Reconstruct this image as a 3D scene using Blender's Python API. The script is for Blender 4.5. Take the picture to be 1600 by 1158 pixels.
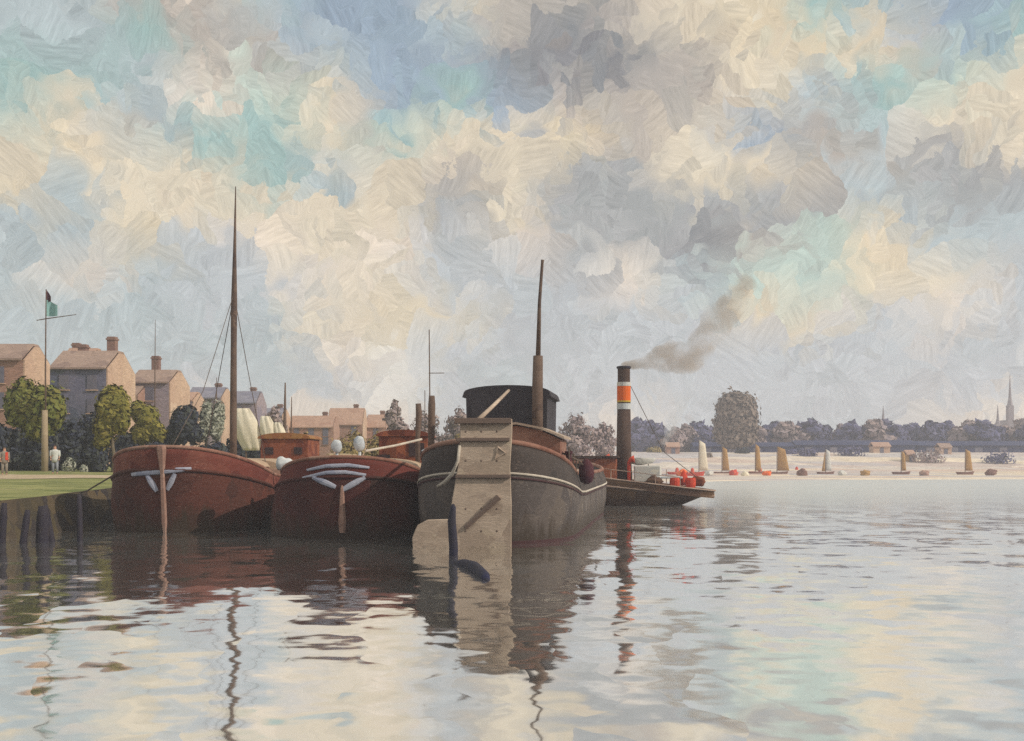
import bpy, bmesh, math, random
from mathutils import Vector, Matrix, noise as mnoise
R = math.radians
random.seed(7)
for o in list(bpy.data.objects):
    bpy.data.objects.remove(o)
SC = bpy.context.scene
COL = SC.collection

# ------------------------------------------------------------------ camera
F, CX, HY, EYE = 1716.0, 800.0, 720.0, 2.5          # focal length and horizon measured off the 1600 px wide picture
cam = bpy.data.cameras.new('camera'); camo = bpy.data.objects.new('camera', cam); COL.objects.link(camo)
camo.location = (0, 0, EYE); camo.rotation_euler = (R(90), 0, 0)
cam.sensor_width = 36.0; cam.lens = 36.0 * F / 1600.0
cam.shift_y = (HY - 579.0) / 1600.0
cam.clip_start = 0.1; cam.clip_end = 3000
SC.camera = camo

# ------------------------------------------------------------------ view, sampling
SC.view_settings.view_transform = 'Standard'; SC.view_settings.look = 'None'
SC.view_settings.exposure = 0.12; SC.view_settings.gamma = 1.0
SC.render.engine = 'CYCLES'
cy = SC.cycles
cy.use_denoising = False
try:
    cy.denoiser = 'OPENIMAGEDENOISE'
except Exception:
    pass
cy.max_bounces = 6; cy.diffuse_bounces = 2; cy.glossy_bounces = 4; cy.transmission_bounces = 2
cy.volume_bounces = 1; cy.transparent_max_bounces = 8; cy.caustics_reflective = False; cy.caustics_refractive = False
cy.sample_clamp_indirect = 4.0
cy.volume_step_rate = 2.0

# ------------------------------------------------------------------ sun
SUNV = Vector((0.80, -0.30, 0.52)).normalized()
sun = bpy.data.lights.new('sun', 'SUN'); sun.energy = 2.3; sun.angle = R(0.5); sun.color = (1.0, 0.9, 0.76)
suno = bpy.data.objects.new('sun', sun); COL.objects.link(suno)
suno.rotation_euler = SUNV.to_track_quat('Z', 'Y').to_euler(); suno.location = (60, -10, 60)


def lin(r, g, b, k=1.0):
    f = lambda v: (v / 12.92 if v <= 0.04045 else ((v + 0.055) / 1.055) ** 2.4)
    return (f(r / 255) * k, f(g / 255) * k, f(b / 255) * k, 1.0)


# ------------------------------------------------------------------ node helpers
class NT:
    def __init__(s, tree):
        s.t = tree; s.n = tree.nodes; s.l = tree.links

    def new(s, typ, **kw):
        nd = s.n.new(typ)
        for k, v in kw.items():
            setattr(nd, k, v)
        return nd

    def put(s, sock, v):
        if v is None:
            return
        if isinstance(v, bpy.types.NodeSocket):
            s.l.new(v, sock)
        else:
            sock.default_value = v

    def m(s, op, a, b=None, c=None, clamp=False):
        nd = s.new('ShaderNodeMath', operation=op, use_clamp=clamp)
        s.put(nd.inputs[0], a); s.put(nd.inputs[1], b); s.put(nd.inputs[2], c)
        return nd.outputs[0]

    def v(s, op, a, b=None, scale=None):
        nd = s.new('ShaderNodeVectorMath', operation=op)
        s.put(nd.inputs[0], a); s.put(nd.inputs[1], b)
        if scale is not None:
            s.put(nd.inputs['Scale'], scale)
        return nd.outputs['Value'] if op in ('LENGTH', 'DOT_PRODUCT') else nd.outputs['Vector']

    def mix(s, fac, a, b, blend='MIX'):
        nd = s.new('ShaderNodeMix', data_type='RGBA', blend_type=blend)
        s.put(nd.inputs[0], fac); s.put(nd.inputs[6], a); s.put(nd.inputs[7], b)
        return nd.outputs[2]

    def mixv(s, fac, a, b):
        nd = s.new('ShaderNodeMix', data_type='VECTOR')
        s.put(nd.inputs[0], fac); s.put(nd.inputs[4], a); s.put(nd.inputs[5], b)
        return nd.outputs[1]

    def noise(s, vec, scale, detail=2.0, rough=0.5, dims='3D'):
        nd = s.new('ShaderNodeTexNoise', noise_dimensions=dims)
        s.put(nd.inputs['Vector'], vec); nd.inputs['Scale'].default_value = scale
        nd.inputs['Detail'].default_value = detail; nd.inputs['Roughness'].default_value = rough
        return nd

    def vor(s, vec, scale, dims='3D', rnd=1.0):
        nd = s.new('ShaderNodeTexVoronoi', voronoi_dimensions=dims)
        s.put(nd.inputs['Vector'], vec); nd.inputs['Scale'].default_value = scale
        nd.inputs['Randomness'].default_value = rnd
        return nd

    def ramp(s, fac, stops, interp='LINEAR'):
        nd = s.new('ShaderNodeValToRGB'); cr = nd.color_ramp; cr.interpolation = interp
        while len(cr.elements) < len(stops):
            cr.elements.new(0.5)
        for e, (p, c) in zip(cr.elements, stops):
            e.position = p; e.color = c
        s.put(nd.inputs[0], fac)
        return nd.outputs[0]

    def comb(s, x, y, z):
        nd = s.new('ShaderNodeCombineXYZ')
        s.put(nd.inputs[0], x); s.put(nd.inputs[1], y); s.put(nd.inputs[2], z)
        return nd.outputs[0]

    def sep(s, v):
        nd = s.new('ShaderNodeSeparateXYZ'); s.put(nd.inputs[0], v)
        return nd.outputs


# ------------------------------------------------------------------ sky: nishita blue behind a broken deck of cumulus
PAL = dict(C=(222, 206, 179), P=(230, 213, 193), W=(227, 207, 173), G=(181, 170, 158), D=(132, 130, 132), K=(164, 163, 161),
           S=(148, 164, 180), T=(158, 186, 180), A=(186, 203, 190), B=(176, 186, 187), L=(187, 190, 192), H=(236, 228, 214))
SKY = ["BBGPTSSCGGGCHTSSS",
       "BBGGBSSBGDGCWTBSS",
       "BBTGGBSSDDDGCWCST",
       "TTBPACSTSGGGCBTAC",
       "TCBTTCTCCWGCSGBCC",
       "CWCCTBCGCKKCCGGKC",
       "WBCCCCCKCKKKKKBKK",
       "BBWLPCPLPKKDGAWBB",
       "BPBLLPCLLLPBAAWCL",
       "BBBLBCWCLLLLWCLPL",
       "BBBBBPHLLLLLLLLLL",
       "BBBLBLHLBLLLLLLLL",
       "LPPPPPPLLLPLLLLPP"]
world = bpy.data.worlds.new("World"); SC.world = world; world.use_nodes = True
wt = NT(world.node_tree); wt.n.clear()
tc = wt.new('ShaderNodeTexCoord')
dx, dy, dz = wt.sep(tc.outputs['Generated'])
az = wt.m('ARCTAN2', dx, dy)
hor = wt.m('SQRT', wt.m('ADD', wt.m('MULTIPLY', dx, dx), wt.m('MULTIPLY', dy, dy)))
el = wt.m('ARCTAN2', wt.m('ABSOLUTE', dz), hor)
u = wt.m('MULTIPLY_ADD', az, 8.0 / 0.4363, 8.0)               # one unit = about three degrees of sky
v = wt.m('MULTIPLY', el, 17.6)
uv = wt.comb(u, v, 0.0)
warp = wt.noise(uv, 1.1, 2.0, 0.5, '2D')
wv = wt.v('SCALE', wt.v('SUBTRACT', warp.outputs['Color'], (0.5, 0.5, 0.5)), scale=0.95)
rag = wt.noise(uv, 6.5, 5.0, 0.72, '2D')
wv = wt.v('ADD', wv, wt.v('SCALE', wt.v('SUBTRACT', rag.outputs['Color'], (0.5, 0.5, 0.5)), scale=0.15))
fine = wt.v('SCALE', wt.v('SUBTRACT', rag.outputs['Color'], (0.5, 0.5, 0.5)), scale=0.35)
uvw = wt.v('ADD', uv, wv)
v1 = wt.vor(uvw, 1.6, '2D'); v2 = wt.vor(wt.v('ADD', uvw, (3.3, 1.7, 0)), 4.4, '2D')
cell1 = v1.outputs['Position']
cell2 = wt.v('SUBTRACT', v2.outputs['Position'], (3.3, 1.7, 0))
msk = wt.noise(uv, 0.8, 2.0, 0.6, '2D').outputs[0]
mk = wt.m('MULTIPLY', wt.m('SUBTRACT', msk, 0.42), 9.0, clamp=True)
cell = wt.mixv(mk, cell1, cell2)
soft = wt.noise(wt.v('ADD', uv, (9.0, 4.0, 0)), 1.3, 2.0, 0.5, '2D').outputs[0]
softk = wt.m('MULTIPLY_ADD', soft, 2.2, -0.75, clamp=True)
look = wt.mixv(wt.m('MULTIPLY_ADD', softk, 0.5, 0.32), cell, wt.v('ADD', uv, fine))
rnd = wt.mixv(mk, v1.outputs['Color'], v2.outputs['Color'])
look = wt.v('ADD', look, wt.v('SCALE', wt.v('SUBTRACT', rnd, (0.5, 0.5, 0.5)), scale=0.42))
lu, lv, _ = wt.sep(look)
pu = wt.m('DIVIDE', wt.m('PINGPONG', lu, 16.0), 16.0)
pv = wt.m('PINGPONG', lv, 7.15)
ROWH = 0.55
colr = None
for i in range(len(SKY) - 1, -1, -1):
    row = SKY[i]
    stops = [(k / 16.0, lin(*PAL[ch])) for k, ch in enumerate(row)]
    rc = wt.ramp(pu, stops)
    y0 = (HY - i * 55.0) / 100.0
    if colr is None:
        colr = rc
    else:
        t = wt.m('DIVIDE', wt.m('SUBTRACT', pv, y0 - ROWH), ROWH, clamp=True)
        colr = wt.mix(t, colr, rc)
r1, r2, r3 = wt.sep(rnd)
ang = wt.m('MULTIPLY', r2, 3.1416)
rot = wt.new('ShaderNodeVectorRotate', rotation_type='Z_AXIS')
wt.put(rot.inputs['Vector'], wt.v('ADD', uv, wt.v('SCALE', wv, scale=0.12))); wt.put(rot.inputs['Angle'], ang)
brist = wt.noise(wt.v('MULTIPLY', rot.outputs[0], (15.0, 1.6, 1.0)), 1.0, 4.0, 0.75, '2D').outputs[0]
gain = wt.m('ADD', wt.m('MULTIPLY_ADD', brist, 0.80, 0.60), wt.m('MULTIPLY_ADD', r1, 0.22, -0.10))
colr = wt.v('SCALE', colr, scale=gain)
hue = wt.mix(wt.m('MULTIPLY', r3, 0.10), colr, lin(*PAL['T']))
nish = wt.new('ShaderNodeTexSky', sky_type='NISHITA')
nish.sun_disc = False; nish.sun_elevation = math.asin(SUNV.z); nish.sun_rotation = math.atan2(SUNV.x, SUNV.y)
cloud10 = wt.v('SCALE', hue, scale=10.0)
sky = wt.mix(0.06, cloud10, nish.outputs[0])
bg = wt.new('ShaderNodeBackground'); bg.inputs['Strength'].default_value = 0.1
wt.put(bg.inputs['Color'], sky)
wo = wt.new('ShaderNodeOutputWorld'); wt.l.new(bg.outputs[0], wo.inputs['Surface'])
world.cycles.sampling_method = 'MANUAL'; world.cycles.sample_map_resolution = 512


# ------------------------------------------------------------------ materials: brushy, worn paint and weathered surfaces
def pmat(name, cols, scale=2.0, squash=(1, 1, 1), rough=0.75, fleck=None, amt=0.0, fsq=(3, 3, 14), bump=0.25, streak=(3, 3, 24), island=False, spec=0.3, planks=0.0, stain=None):
    m = bpy.data.materials.new(name); m.use_nodes = True
    t = NT(m.node_tree); t.n.clear()
    co = t.new('ShaderNodeTexCoord').outputs['Object']
    w = t.noise(co, scale * 0.8, 2.0)
    vv = t.v('ADD', t.v('MULTIPLY', co, squash), t.v('SCALE', t.v('SUBTRACT', w.outputs['Color'], (0.5, 0.5, 0.5)), scale=1.2 / scale))
    cell = t.vor(vv, scale)
    n = t.noise(cell.outputs['Position'], scale * 0.33, 2.0, 0.6).outputs[0]
    n = t.m('MULTIPLY_ADD', t.m('SUBTRACT', n, 0.5), 2.2, 0.5)
    cr, cg, cb = t.sep(cell.outputs['Color'])
    fac = t.m('ADD', t.m('MULTIPLY', n, 0.65), t.m('MULTIPLY', cr, 0.35), clamp=True)
    if island:
        g = t.new('ShaderNodeNewGeometry').outputs['Random Per Island']
        fac = t.m('ADD', t.m('MULTIPLY', fac, 0.55), t.m('MULTIPLY', g, 0.45), clamp=True)
    k = len(cols)
    c = t.ramp(fac, [(0.15 + 0.7 * i / max(1, k - 1), lin(*q)) for i, q in enumerate(cols)])
    br = t.noise(t.v('MULTIPLY', vv, streak), scale * 0.9, 3.0, 0.6).outputs[0]
    c = t.v('SCALE', c, scale=t.m('MULTIPLY_ADD', br, 1.1, 0.45))
    if planks:
        zz = t.sep(vv)[2]
        ln = t.m('PINGPONG', t.m('DIVIDE', zz, planks), 0.5)
        seam = t.m('MULTIPLY_ADD', ln, 14.0, 0.55, clamp=True)
        c = t.v('SCALE', c, scale=t.m('MULTIPLY_ADD', seam, 0.45, 0.55))
    if fleck:
        fn = t.noise(t.v('MULTIPLY', co, fsq), scale * 1.6, 4.0, 0.75).outputs[0]
        big = t.noise(co, scale * 0.35, 1.0).outputs[0]
        thr = t.m('ADD', fn, t.m('MULTIPLY', big, 0.35))
        fk = t.m('MULTIPLY', t.m('SUBTRACT', thr, 0.86 - amt), 9.0, clamp=True)
        c = t.mix(fk, c, lin(*fleck))
    if stain:
        oz = t.sep(co)[2]
        sn = t.noise(t.v('MULTIPLY', co, (1.6, 1.6, .35)), 1.5, 4.0, .7).outputs[0]
        sk = t.m('SUBTRACT', t.m('MULTIPLY_ADD', sn, 2.2, -0.35), t.m('MULTIPLY', oz, 0.85))
        c = t.mix(t.m('MULTIPLY', sk, 1.6, clamp=True), c, lin(*stain))
        run = t.noise(t.v('MULTIPLY', co, (7.0, 7.0, .5)), 1.0, 3.0, .7).outputs[0]
        c = t.mix(t.m('MULTIPLY', t.m('MULTIPLY', t.m('SUBTRACT', run, .56), 6.0, clamp=True), .45), c, lin(stain[0] * .9, stain[1] * .75, stain[2] * .7))
    p = t.new('ShaderNodeBsdfPrincipled')
    t.put(p.inputs['Base Color'], c); p.inputs['Roughness'].default_value = rough
    p.inputs['Specular IOR Level'].default_value = spec
    if bump:
        b = t.new('ShaderNodeBump'); b.inputs['Strength'].default_value = bump; b.inputs['Distance'].default_value = 0.06 / scale * 2
        t.put(b.inputs['Height'], br); t.l.new(b.outputs[0], p.inputs['Normal'])
    o = t.new('ShaderNodeOutputMaterial'); t.l.new(p.outputs[0], o.inputs['Surface'])
    return m


M = {}
M['red_hull'] = pmat('red_hull', [(68, 38, 32), (84, 45, 36), (98, 52, 41), (70, 46, 39)], 1.3, fleck=(170, 140, 125), amt=0.075, planks=0.3, stain=(64, 50, 38))
M['red_bulwark'] = pmat('red_bulwark', [(98, 46, 39), (114, 56, 46), (134, 78, 64), (88, 46, 42)], 1.6, fleck=(205, 165, 148), amt=0.075)
M['maroon_hull'] = pmat('maroon_hull', [(64, 28, 26), (78, 34, 30), (68, 40, 34), (54, 34, 31)], 1.3, fleck=(150, 110, 95), amt=0.075, planks=0.3, stain=(54, 40, 32))
M['maroon_bulwark'] = pmat('maroon_bulwark', [(94, 42, 36), (108, 50, 42), (86, 40, 38)], 1.6, fleck=(195, 150, 135), amt=-0.02)
M['rail_red'] = pmat('rail_red', [(128, 84, 70), (148, 106, 90), (172, 138, 122)], 2.2)
M['pink_stem'] = pmat('pink_stem', [(186, 152, 138), (158, 122, 108), (202, 174, 160)], 3.0)
M['blue_paint'] = pmat('blue_paint', [(168, 172, 190), (186, 188, 204), (150, 156, 180)], 3.0)
M['grey_hull'] = pmat('grey_hull', [(92, 84, 82), (108, 98, 93), (80, 73, 73), (122, 110, 100)], 1.3, fleck=(176, 166, 158), amt=0.075, planks=0.34, stain=(66, 56, 48))
M['black_band'] = pmat('black_band', [(60, 54, 53), (74, 65, 62), (52, 48, 49)], 1.6, fleck=(160, 140, 130), amt=0.075)
M['boot'] = pmat('boot', [(74, 44, 46), (62, 38, 42)], 2.0)
M['white_line'] = pmat('white_line', [(218, 206, 190), (196, 186, 174), (228, 218, 204)], 3.0)
M['tan'] = pmat('tan', [(186, 166, 150), (202, 182, 164), (172, 152, 136), (212, 194, 172)], 1.8, squash=(1, 1, 1.6), fleck=(214, 196, 172), amt=-0.04)
M['tan_dark'] = pmat('tan_dark', [(128, 108, 98), (112, 96, 88)], 3.0)
M['tarp'] = pmat('tarp', [(50, 46, 53), (62, 58, 65), (44, 41, 46)], 1.6, streak=(24, 24, 3))
M['deck'] = pmat('deck', [(196, 168, 148), (176, 148, 130), (208, 184, 164)], 1.4)
M['hatch'] = pmat('hatch', [(208, 184, 154), (190, 164, 138), (176, 150, 126)], 1.6)
M['mast'] = pmat('mast', [(92, 74, 66), (116, 96, 84), (78, 62, 58)], 2.5, fleck=(190, 168, 150), amt=-0.06, fsq=(3, 3, 3), streak=(14, 14, 3))
M['rope'] = pmat('rope', [(88, 76, 70), (110, 96, 86)], 4.0)
M['rust'] = pmat('rust', [(140, 72, 46), (120, 60, 42), (158, 92, 62), (106, 52, 40)], 2.0, fleck=(216, 176, 146), amt=-0.03, streak=(16, 16, 3), fsq=(12, 12, 3))
M['rust_roof'] = pmat('rust_roof', [(150, 96, 56), (166, 122, 72), (140, 80, 56)], 2.0)
M['dark_hole'] = pmat('dark_hole', [(56, 40, 42), (66, 48, 50)], 3.0)
M['dark_post'] = pmat('dark_post', [(44, 42, 62), (54, 48, 54), (36, 36, 60)], 4.0)
M['blue_black'] = pmat('blue_black', [(40, 40, 64), (50, 47, 58), (36, 38, 72)], 4.0, streak=(16, 16, 3))
M['white'] = pmat('white', [(226, 222, 212), (206, 206, 204), (234, 228, 214)], 3.0)
M['pale_blue'] = pmat('pale_blue', [(198, 206, 212), (214, 218, 220), (182, 192, 204)], 4.0)
M['orange'] = pmat('orange', [(244, 116, 34), (236, 104, 28)], 3.0)
M['yellow'] = pmat('yellow', [(206, 170, 56), (216, 182, 70)], 3.0)
M['scarlet'] = pmat('scarlet', [(220, 80, 52), (206, 66, 44), (230, 112, 84)], 3.0)
M['funnel'] = pmat('funnel', [(70, 52, 46), (84, 64, 55), (60, 44, 41)], 2.5, fleck=(176, 146, 128), amt=-0.05)
M['tug_hull'] = pmat('tug_hull', [(98, 68, 50), (80, 56, 44), (116, 86, 58), (72, 50, 42)], 1.0, fleck=(176, 148, 130), amt=0.075, planks=0.3)
M['tug_rail'] = pmat('tug_rail', [(150, 124, 112), (190, 166, 150), (120, 92, 82)], 1.6)
M['grass'] = pmat('grass', [(128, 134, 76), (158, 158, 102), (106, 116, 64), (176, 168, 118)], 0.9, squash=(0.5, 1, 1), rough=0.95, streak=(3, 20, 3), bump=0.5)
M['path'] = pmat('path', [(204, 182, 156), (190, 170, 142), (214, 194, 172)], 1.0, squash=(0.5, 1, 1), rough=0.95)
M['bank_face'] = pmat('bank_face', [(66, 60, 48), (84, 74, 54), (56, 50, 50), (98, 84, 62)], 1.6, fleck=(150, 126, 100), amt=-0.05)
M['sand'] = pmat('sand', [(226, 208, 186), (240, 224, 202), (196, 192, 196), (222, 196, 178), (176, 178, 192)], 0.13, squash=(0.35, 1, 1), rough=0.95)
M['leaf_olive'] = pmat('leaf_olive', [(104, 104, 52), (124, 120, 60), (146, 136, 70), (118, 104, 54)], 0.6, rough=0.9, island=True, bump=0, spec=0.1)
M['leaf_green'] = pmat('leaf_green', [(100, 110, 58), (122, 126, 66), (112, 108, 54), (140, 134, 74)], 0.6, rough=0.9, island=True, bump=0, spec=0.1)
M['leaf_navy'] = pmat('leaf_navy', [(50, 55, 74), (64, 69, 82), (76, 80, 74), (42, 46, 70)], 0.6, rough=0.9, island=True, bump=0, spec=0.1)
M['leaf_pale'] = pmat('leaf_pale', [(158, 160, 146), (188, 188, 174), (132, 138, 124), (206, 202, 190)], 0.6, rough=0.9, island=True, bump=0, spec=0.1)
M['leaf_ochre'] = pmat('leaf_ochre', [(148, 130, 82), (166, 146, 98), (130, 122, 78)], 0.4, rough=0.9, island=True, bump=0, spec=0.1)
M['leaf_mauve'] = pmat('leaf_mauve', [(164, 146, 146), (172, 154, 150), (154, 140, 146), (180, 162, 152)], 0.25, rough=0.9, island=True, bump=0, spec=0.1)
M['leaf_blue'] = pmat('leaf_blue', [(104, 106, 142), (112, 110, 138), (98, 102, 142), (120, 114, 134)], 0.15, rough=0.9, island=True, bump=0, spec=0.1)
M['leaf_brown'] = pmat('leaf_brown', [(136, 122, 112), (132, 120, 112), (142, 128, 116)], 0.2, rough=0.9, island=True, bump=0, spec=0.1)
M['bark'] = pmat('bark', [(128, 116, 96), (112, 100, 84), (144, 130, 108)], 3.0, rough=0.9, streak=(16, 16, 3))
M['timber'] = pmat('timber', [(178, 160, 132), (160, 142, 118), (190, 172, 146)], 3.0, rough=0.85, streak=(16, 16, 3))
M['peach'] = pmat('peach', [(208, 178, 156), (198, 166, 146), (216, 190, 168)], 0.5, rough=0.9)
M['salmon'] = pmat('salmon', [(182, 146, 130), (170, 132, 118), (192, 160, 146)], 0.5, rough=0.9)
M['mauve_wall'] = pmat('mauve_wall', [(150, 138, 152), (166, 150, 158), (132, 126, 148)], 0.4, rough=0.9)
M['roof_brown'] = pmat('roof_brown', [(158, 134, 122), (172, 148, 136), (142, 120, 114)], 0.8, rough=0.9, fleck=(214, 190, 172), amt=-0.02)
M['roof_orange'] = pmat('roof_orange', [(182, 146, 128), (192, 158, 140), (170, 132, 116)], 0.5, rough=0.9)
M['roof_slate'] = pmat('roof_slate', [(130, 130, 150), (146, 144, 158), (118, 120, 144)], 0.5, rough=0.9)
M['brick_chimney'] = pmat('brick_chimney', [(150, 118, 106), (130, 102, 96)], 1.5, rough=0.9)
M['blue_shade_wall'] = pmat('blue_shade_wall', [(104, 106, 134), (122, 120, 142), (92, 98, 120), (108, 112, 112)], 0.7, rough=0.9, fleck=(190, 176, 172), amt=-0.03)  # navy shade of the tall house front put into the wall colour
M['window_glass'] = pmat('window_glass', [(104, 104, 122), (120, 116, 130)], 1.5, rough=0.3)
M['shed'] = pmat('shed', [(50, 60, 96), (60, 68, 104), (42, 52, 92)], 0.12, squash=(0.4, 1, 1), rough=0.9)
M['spire'] = pmat('spire', [(150, 144, 152), (162, 156, 160)], 0.4, rough=0.9)
M['sail_cream'] = pmat('sail_cream', [(240, 232, 210), (232, 222, 200), (244, 238, 220)], 2.0, streak=(22, 22, 3))
M['sail_ochre'] = pmat('sail_ochre', [(186, 146, 84), (172, 132, 78), (198, 162, 104)], 0.8)
M['boat_brown'] = pmat('boat_brown', [(122, 88, 80), (140, 104, 94)], 1.0)
M['skin'] = pmat('skin', [(206, 160, 136), (196, 150, 128)], 4.0)
M['coat_grey'] = pmat('coat_grey', [(136, 128, 118), (152, 144, 132)], 4.0)
M['shirt_white'] = pmat('shirt_white', [(214, 216, 212), (198, 202, 202)], 4.0)
M['trousers'] = pmat('trousers', [(150, 154, 164), (132, 136, 150)], 4.0)
M['hair'] = pmat('hair', [(70, 54, 46), (84, 64, 52)], 6.0)
M['maroon_cloth'] = pmat('maroon_cloth', [(84, 36, 40), (60, 34, 54)], 3.0)
M['teal_cloth'] = pmat('teal_cloth', [(132, 178, 182), (148, 190, 190)], 3.0)


# ------------------------------------------------------------------ mesh helpers
class MB:
    def __init__(s):
        s.b = bmesh.new()

    def box(s, c, d, rz=0.0, rx=0.0, ry=0.0, bev=0.0):
        mat = Matrix.Translation(c) @ Matrix.Rotation(rz, 4, 'Z') @ Matrix.Rotation(ry, 4, 'Y') @ Matrix.Rotation(rx, 4, 'X') @ Matrix.Diagonal((d[0], d[1], d[2], 1))
        r = bmesh.ops.create_cube(s.b, size=1.0, matrix=mat)
        if bev:
            ed = list({e for vtx in r['verts'] for e in vtx.link_edges})
            bmesh.ops.bevel(s.b, geom=ed, offset=bev, segments=2, affect='EDGES', profile=0.6)
        return s

    def tube(s, pts, rad, n=8, flat=1.0, cap=True):
        pts = [Vector(p) for p in pts]
        if not isinstance(rad, (list, tuple)):
            rad = [rad] * len(pts)
        rings = []
        for i, p in enumerate(pts):
            d = (pts[min(i + 1, len(pts) - 1)] - pts[max(i - 1, 0)]).normalized()
            up = Vector((0, 0, 1)) if abs(d.z) < 0.9 else Vector((0, 1, 0))
            x = d.cross(up).normalized(); y = x.cross(d).normalized()
            rings.append([s.b.verts.new(p + (x * math.cos(a) * flat + y * math.sin(a)) * rad[i]) for a in [2 * math.pi * k / n for k in range(n)]])
        for a, b in zip(rings, rings[1:]):
            for k in range(n):
                s.b.faces.new((a[k], a[(k + 1) % n], b[(k + 1) % n], b[k]))
        if cap:
            s.b.faces.new(rings[0][::-1]); s.b.faces.new(rings[-1])
        return s

    def lathe(s, prof, c=(0, 0, 0), n=20, sx=1.0, sy=1.0):
        rings = []
        for r, z in prof:
            rings.append([s.b.verts.new((c[0] + r * sx * math.cos(2 * math.pi * k / n), c[1] + r * sy * math.sin(2 * math.pi * k / n), c[2] + z)) for k in range(n)])
        for a, b in zip(rings, rings[1:]):
            for k in range(n):
                s.b.faces.new((a[k], a[(k + 1) % n], b[(k + 1) % n], b[k]))
        s.b.faces.new(rings[0][::-1]); s.b.faces.new(rings[-1])
        return s

    def grid(s, rows):
        vs = [[s.b.verts.new(p) for p in r] for r in rows]
        for a, b in zip(vs, vs[1:]):
            for k in range(len(a) - 1):
                s.b.faces.new((a[k], a[k + 1], b[k + 1], b[k]))
        return s

    def slab(s, rows, th):
        """a sheet with thickness th along the sheet normal direction (approx. given vector)"""
        th = Vector(th)
        top = [[Vector(p) for p in r] for r in rows]
        bot = [[p + th for p in r] for r in top]
        s.grid(top); s.grid([r[::-1] for r in bot])
        def edge(a, b):
            s.grid([a, b])
        edge(bot[0], top[0]); edge(top[-1], bot[-1])
        edge([r[0] for r in top], [r[0] for r in bot]); edge([r[-1] for r in bot], [r[-1] for r in top])
        bmesh.ops.remove_doubles(s.b, verts=s.b.verts, dist=1e-5)
        return s

    def prism(s, outl, depth, mat=None):
        """outline in local XZ extruded along +Y"""
        a = [s.b.verts.new((x, 0, z)) for x, z in outl]; b = [s.b.verts.new((x, depth, z)) for x, z in outl]
        n = len(outl)
        s.b.faces.new(a); s.b.faces.new(b[::-1])
        for k in range(n):
            s.b.faces.new((a[k], b[k], b[(k + 1) % n], a[(k + 1) % n]))
        if mat:
            bmesh.ops.transform(s.b, matrix=mat, verts=a + b)
        return s

    def blob(s, c, r, seed=0, sub=3, rough=0.25, fr=1.2):
        res = bmesh.ops.create_icosphere(s.b, subdivisions=sub, radius=1.0)
        for vv in res['verts']:
            d = vv.co.normalized()
            k = 1.0 + rough * mnoise.noise(d * fr + Vector((seed * 3.1, seed * 1.7, seed)))
            vv.co = Vector((c[0] + d.x * r[0] * k, c[1] + d.y * r[1] * k, c[2] + d.z * r[2] * k))
        return s

    def build(s, name, mat, parent=None, smooth=False, loc=None):
        bmesh.ops.recalc_face_normals(s.b, faces=s.b.faces)
        me = bpy.data.meshes.new(name); s.b.to_mesh(me); s.b.free()
        if smooth:
            for p in me.polygons:
                p.use_smooth = True
        me.materials.append(M[mat] if isinstance(mat, str) else mat)
        o = bpy.data.objects.new(name, me); COL.objects.link(o)
        if parent:
            o.parent = parent
        if loc:
            o.location = loc
        return o


def tag(o, label=None, cat=None, group=None, kind=None):
    if label: o['label'] = label
    if cat: o['category'] = cat
    if group: o['group'] = group
    if kind: o['kind'] = kind
    return o


def thing(name, label, cat, loc=(0, 0, 0), rz=0.0, group=None):
    o = bpy.data.objects.new(name, None); COL.objects.link(o)
    o.location = loc; o.rotation_euler = (0, 0, rz); o.empty_display_size = 0.3
    return tag(o, label, cat, group)


def copy_tree(o, parent=None):
    c = o.copy(); COL.objects.link(c)
    if parent:
        c.parent = parent
    for ch in list(o.children):
        copy_tree(ch, c)
    return c


def at(px, py, D):
    """a spot measured off the picture at distance D metres"""
    return Vector(((px - CX) / F * D, D, EYE + (HY - py) / F * D))


def X(px, D):
    return (px - CX) / F * D


def Z(py, D):
    return EYE + (HY - py) / F * D


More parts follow.
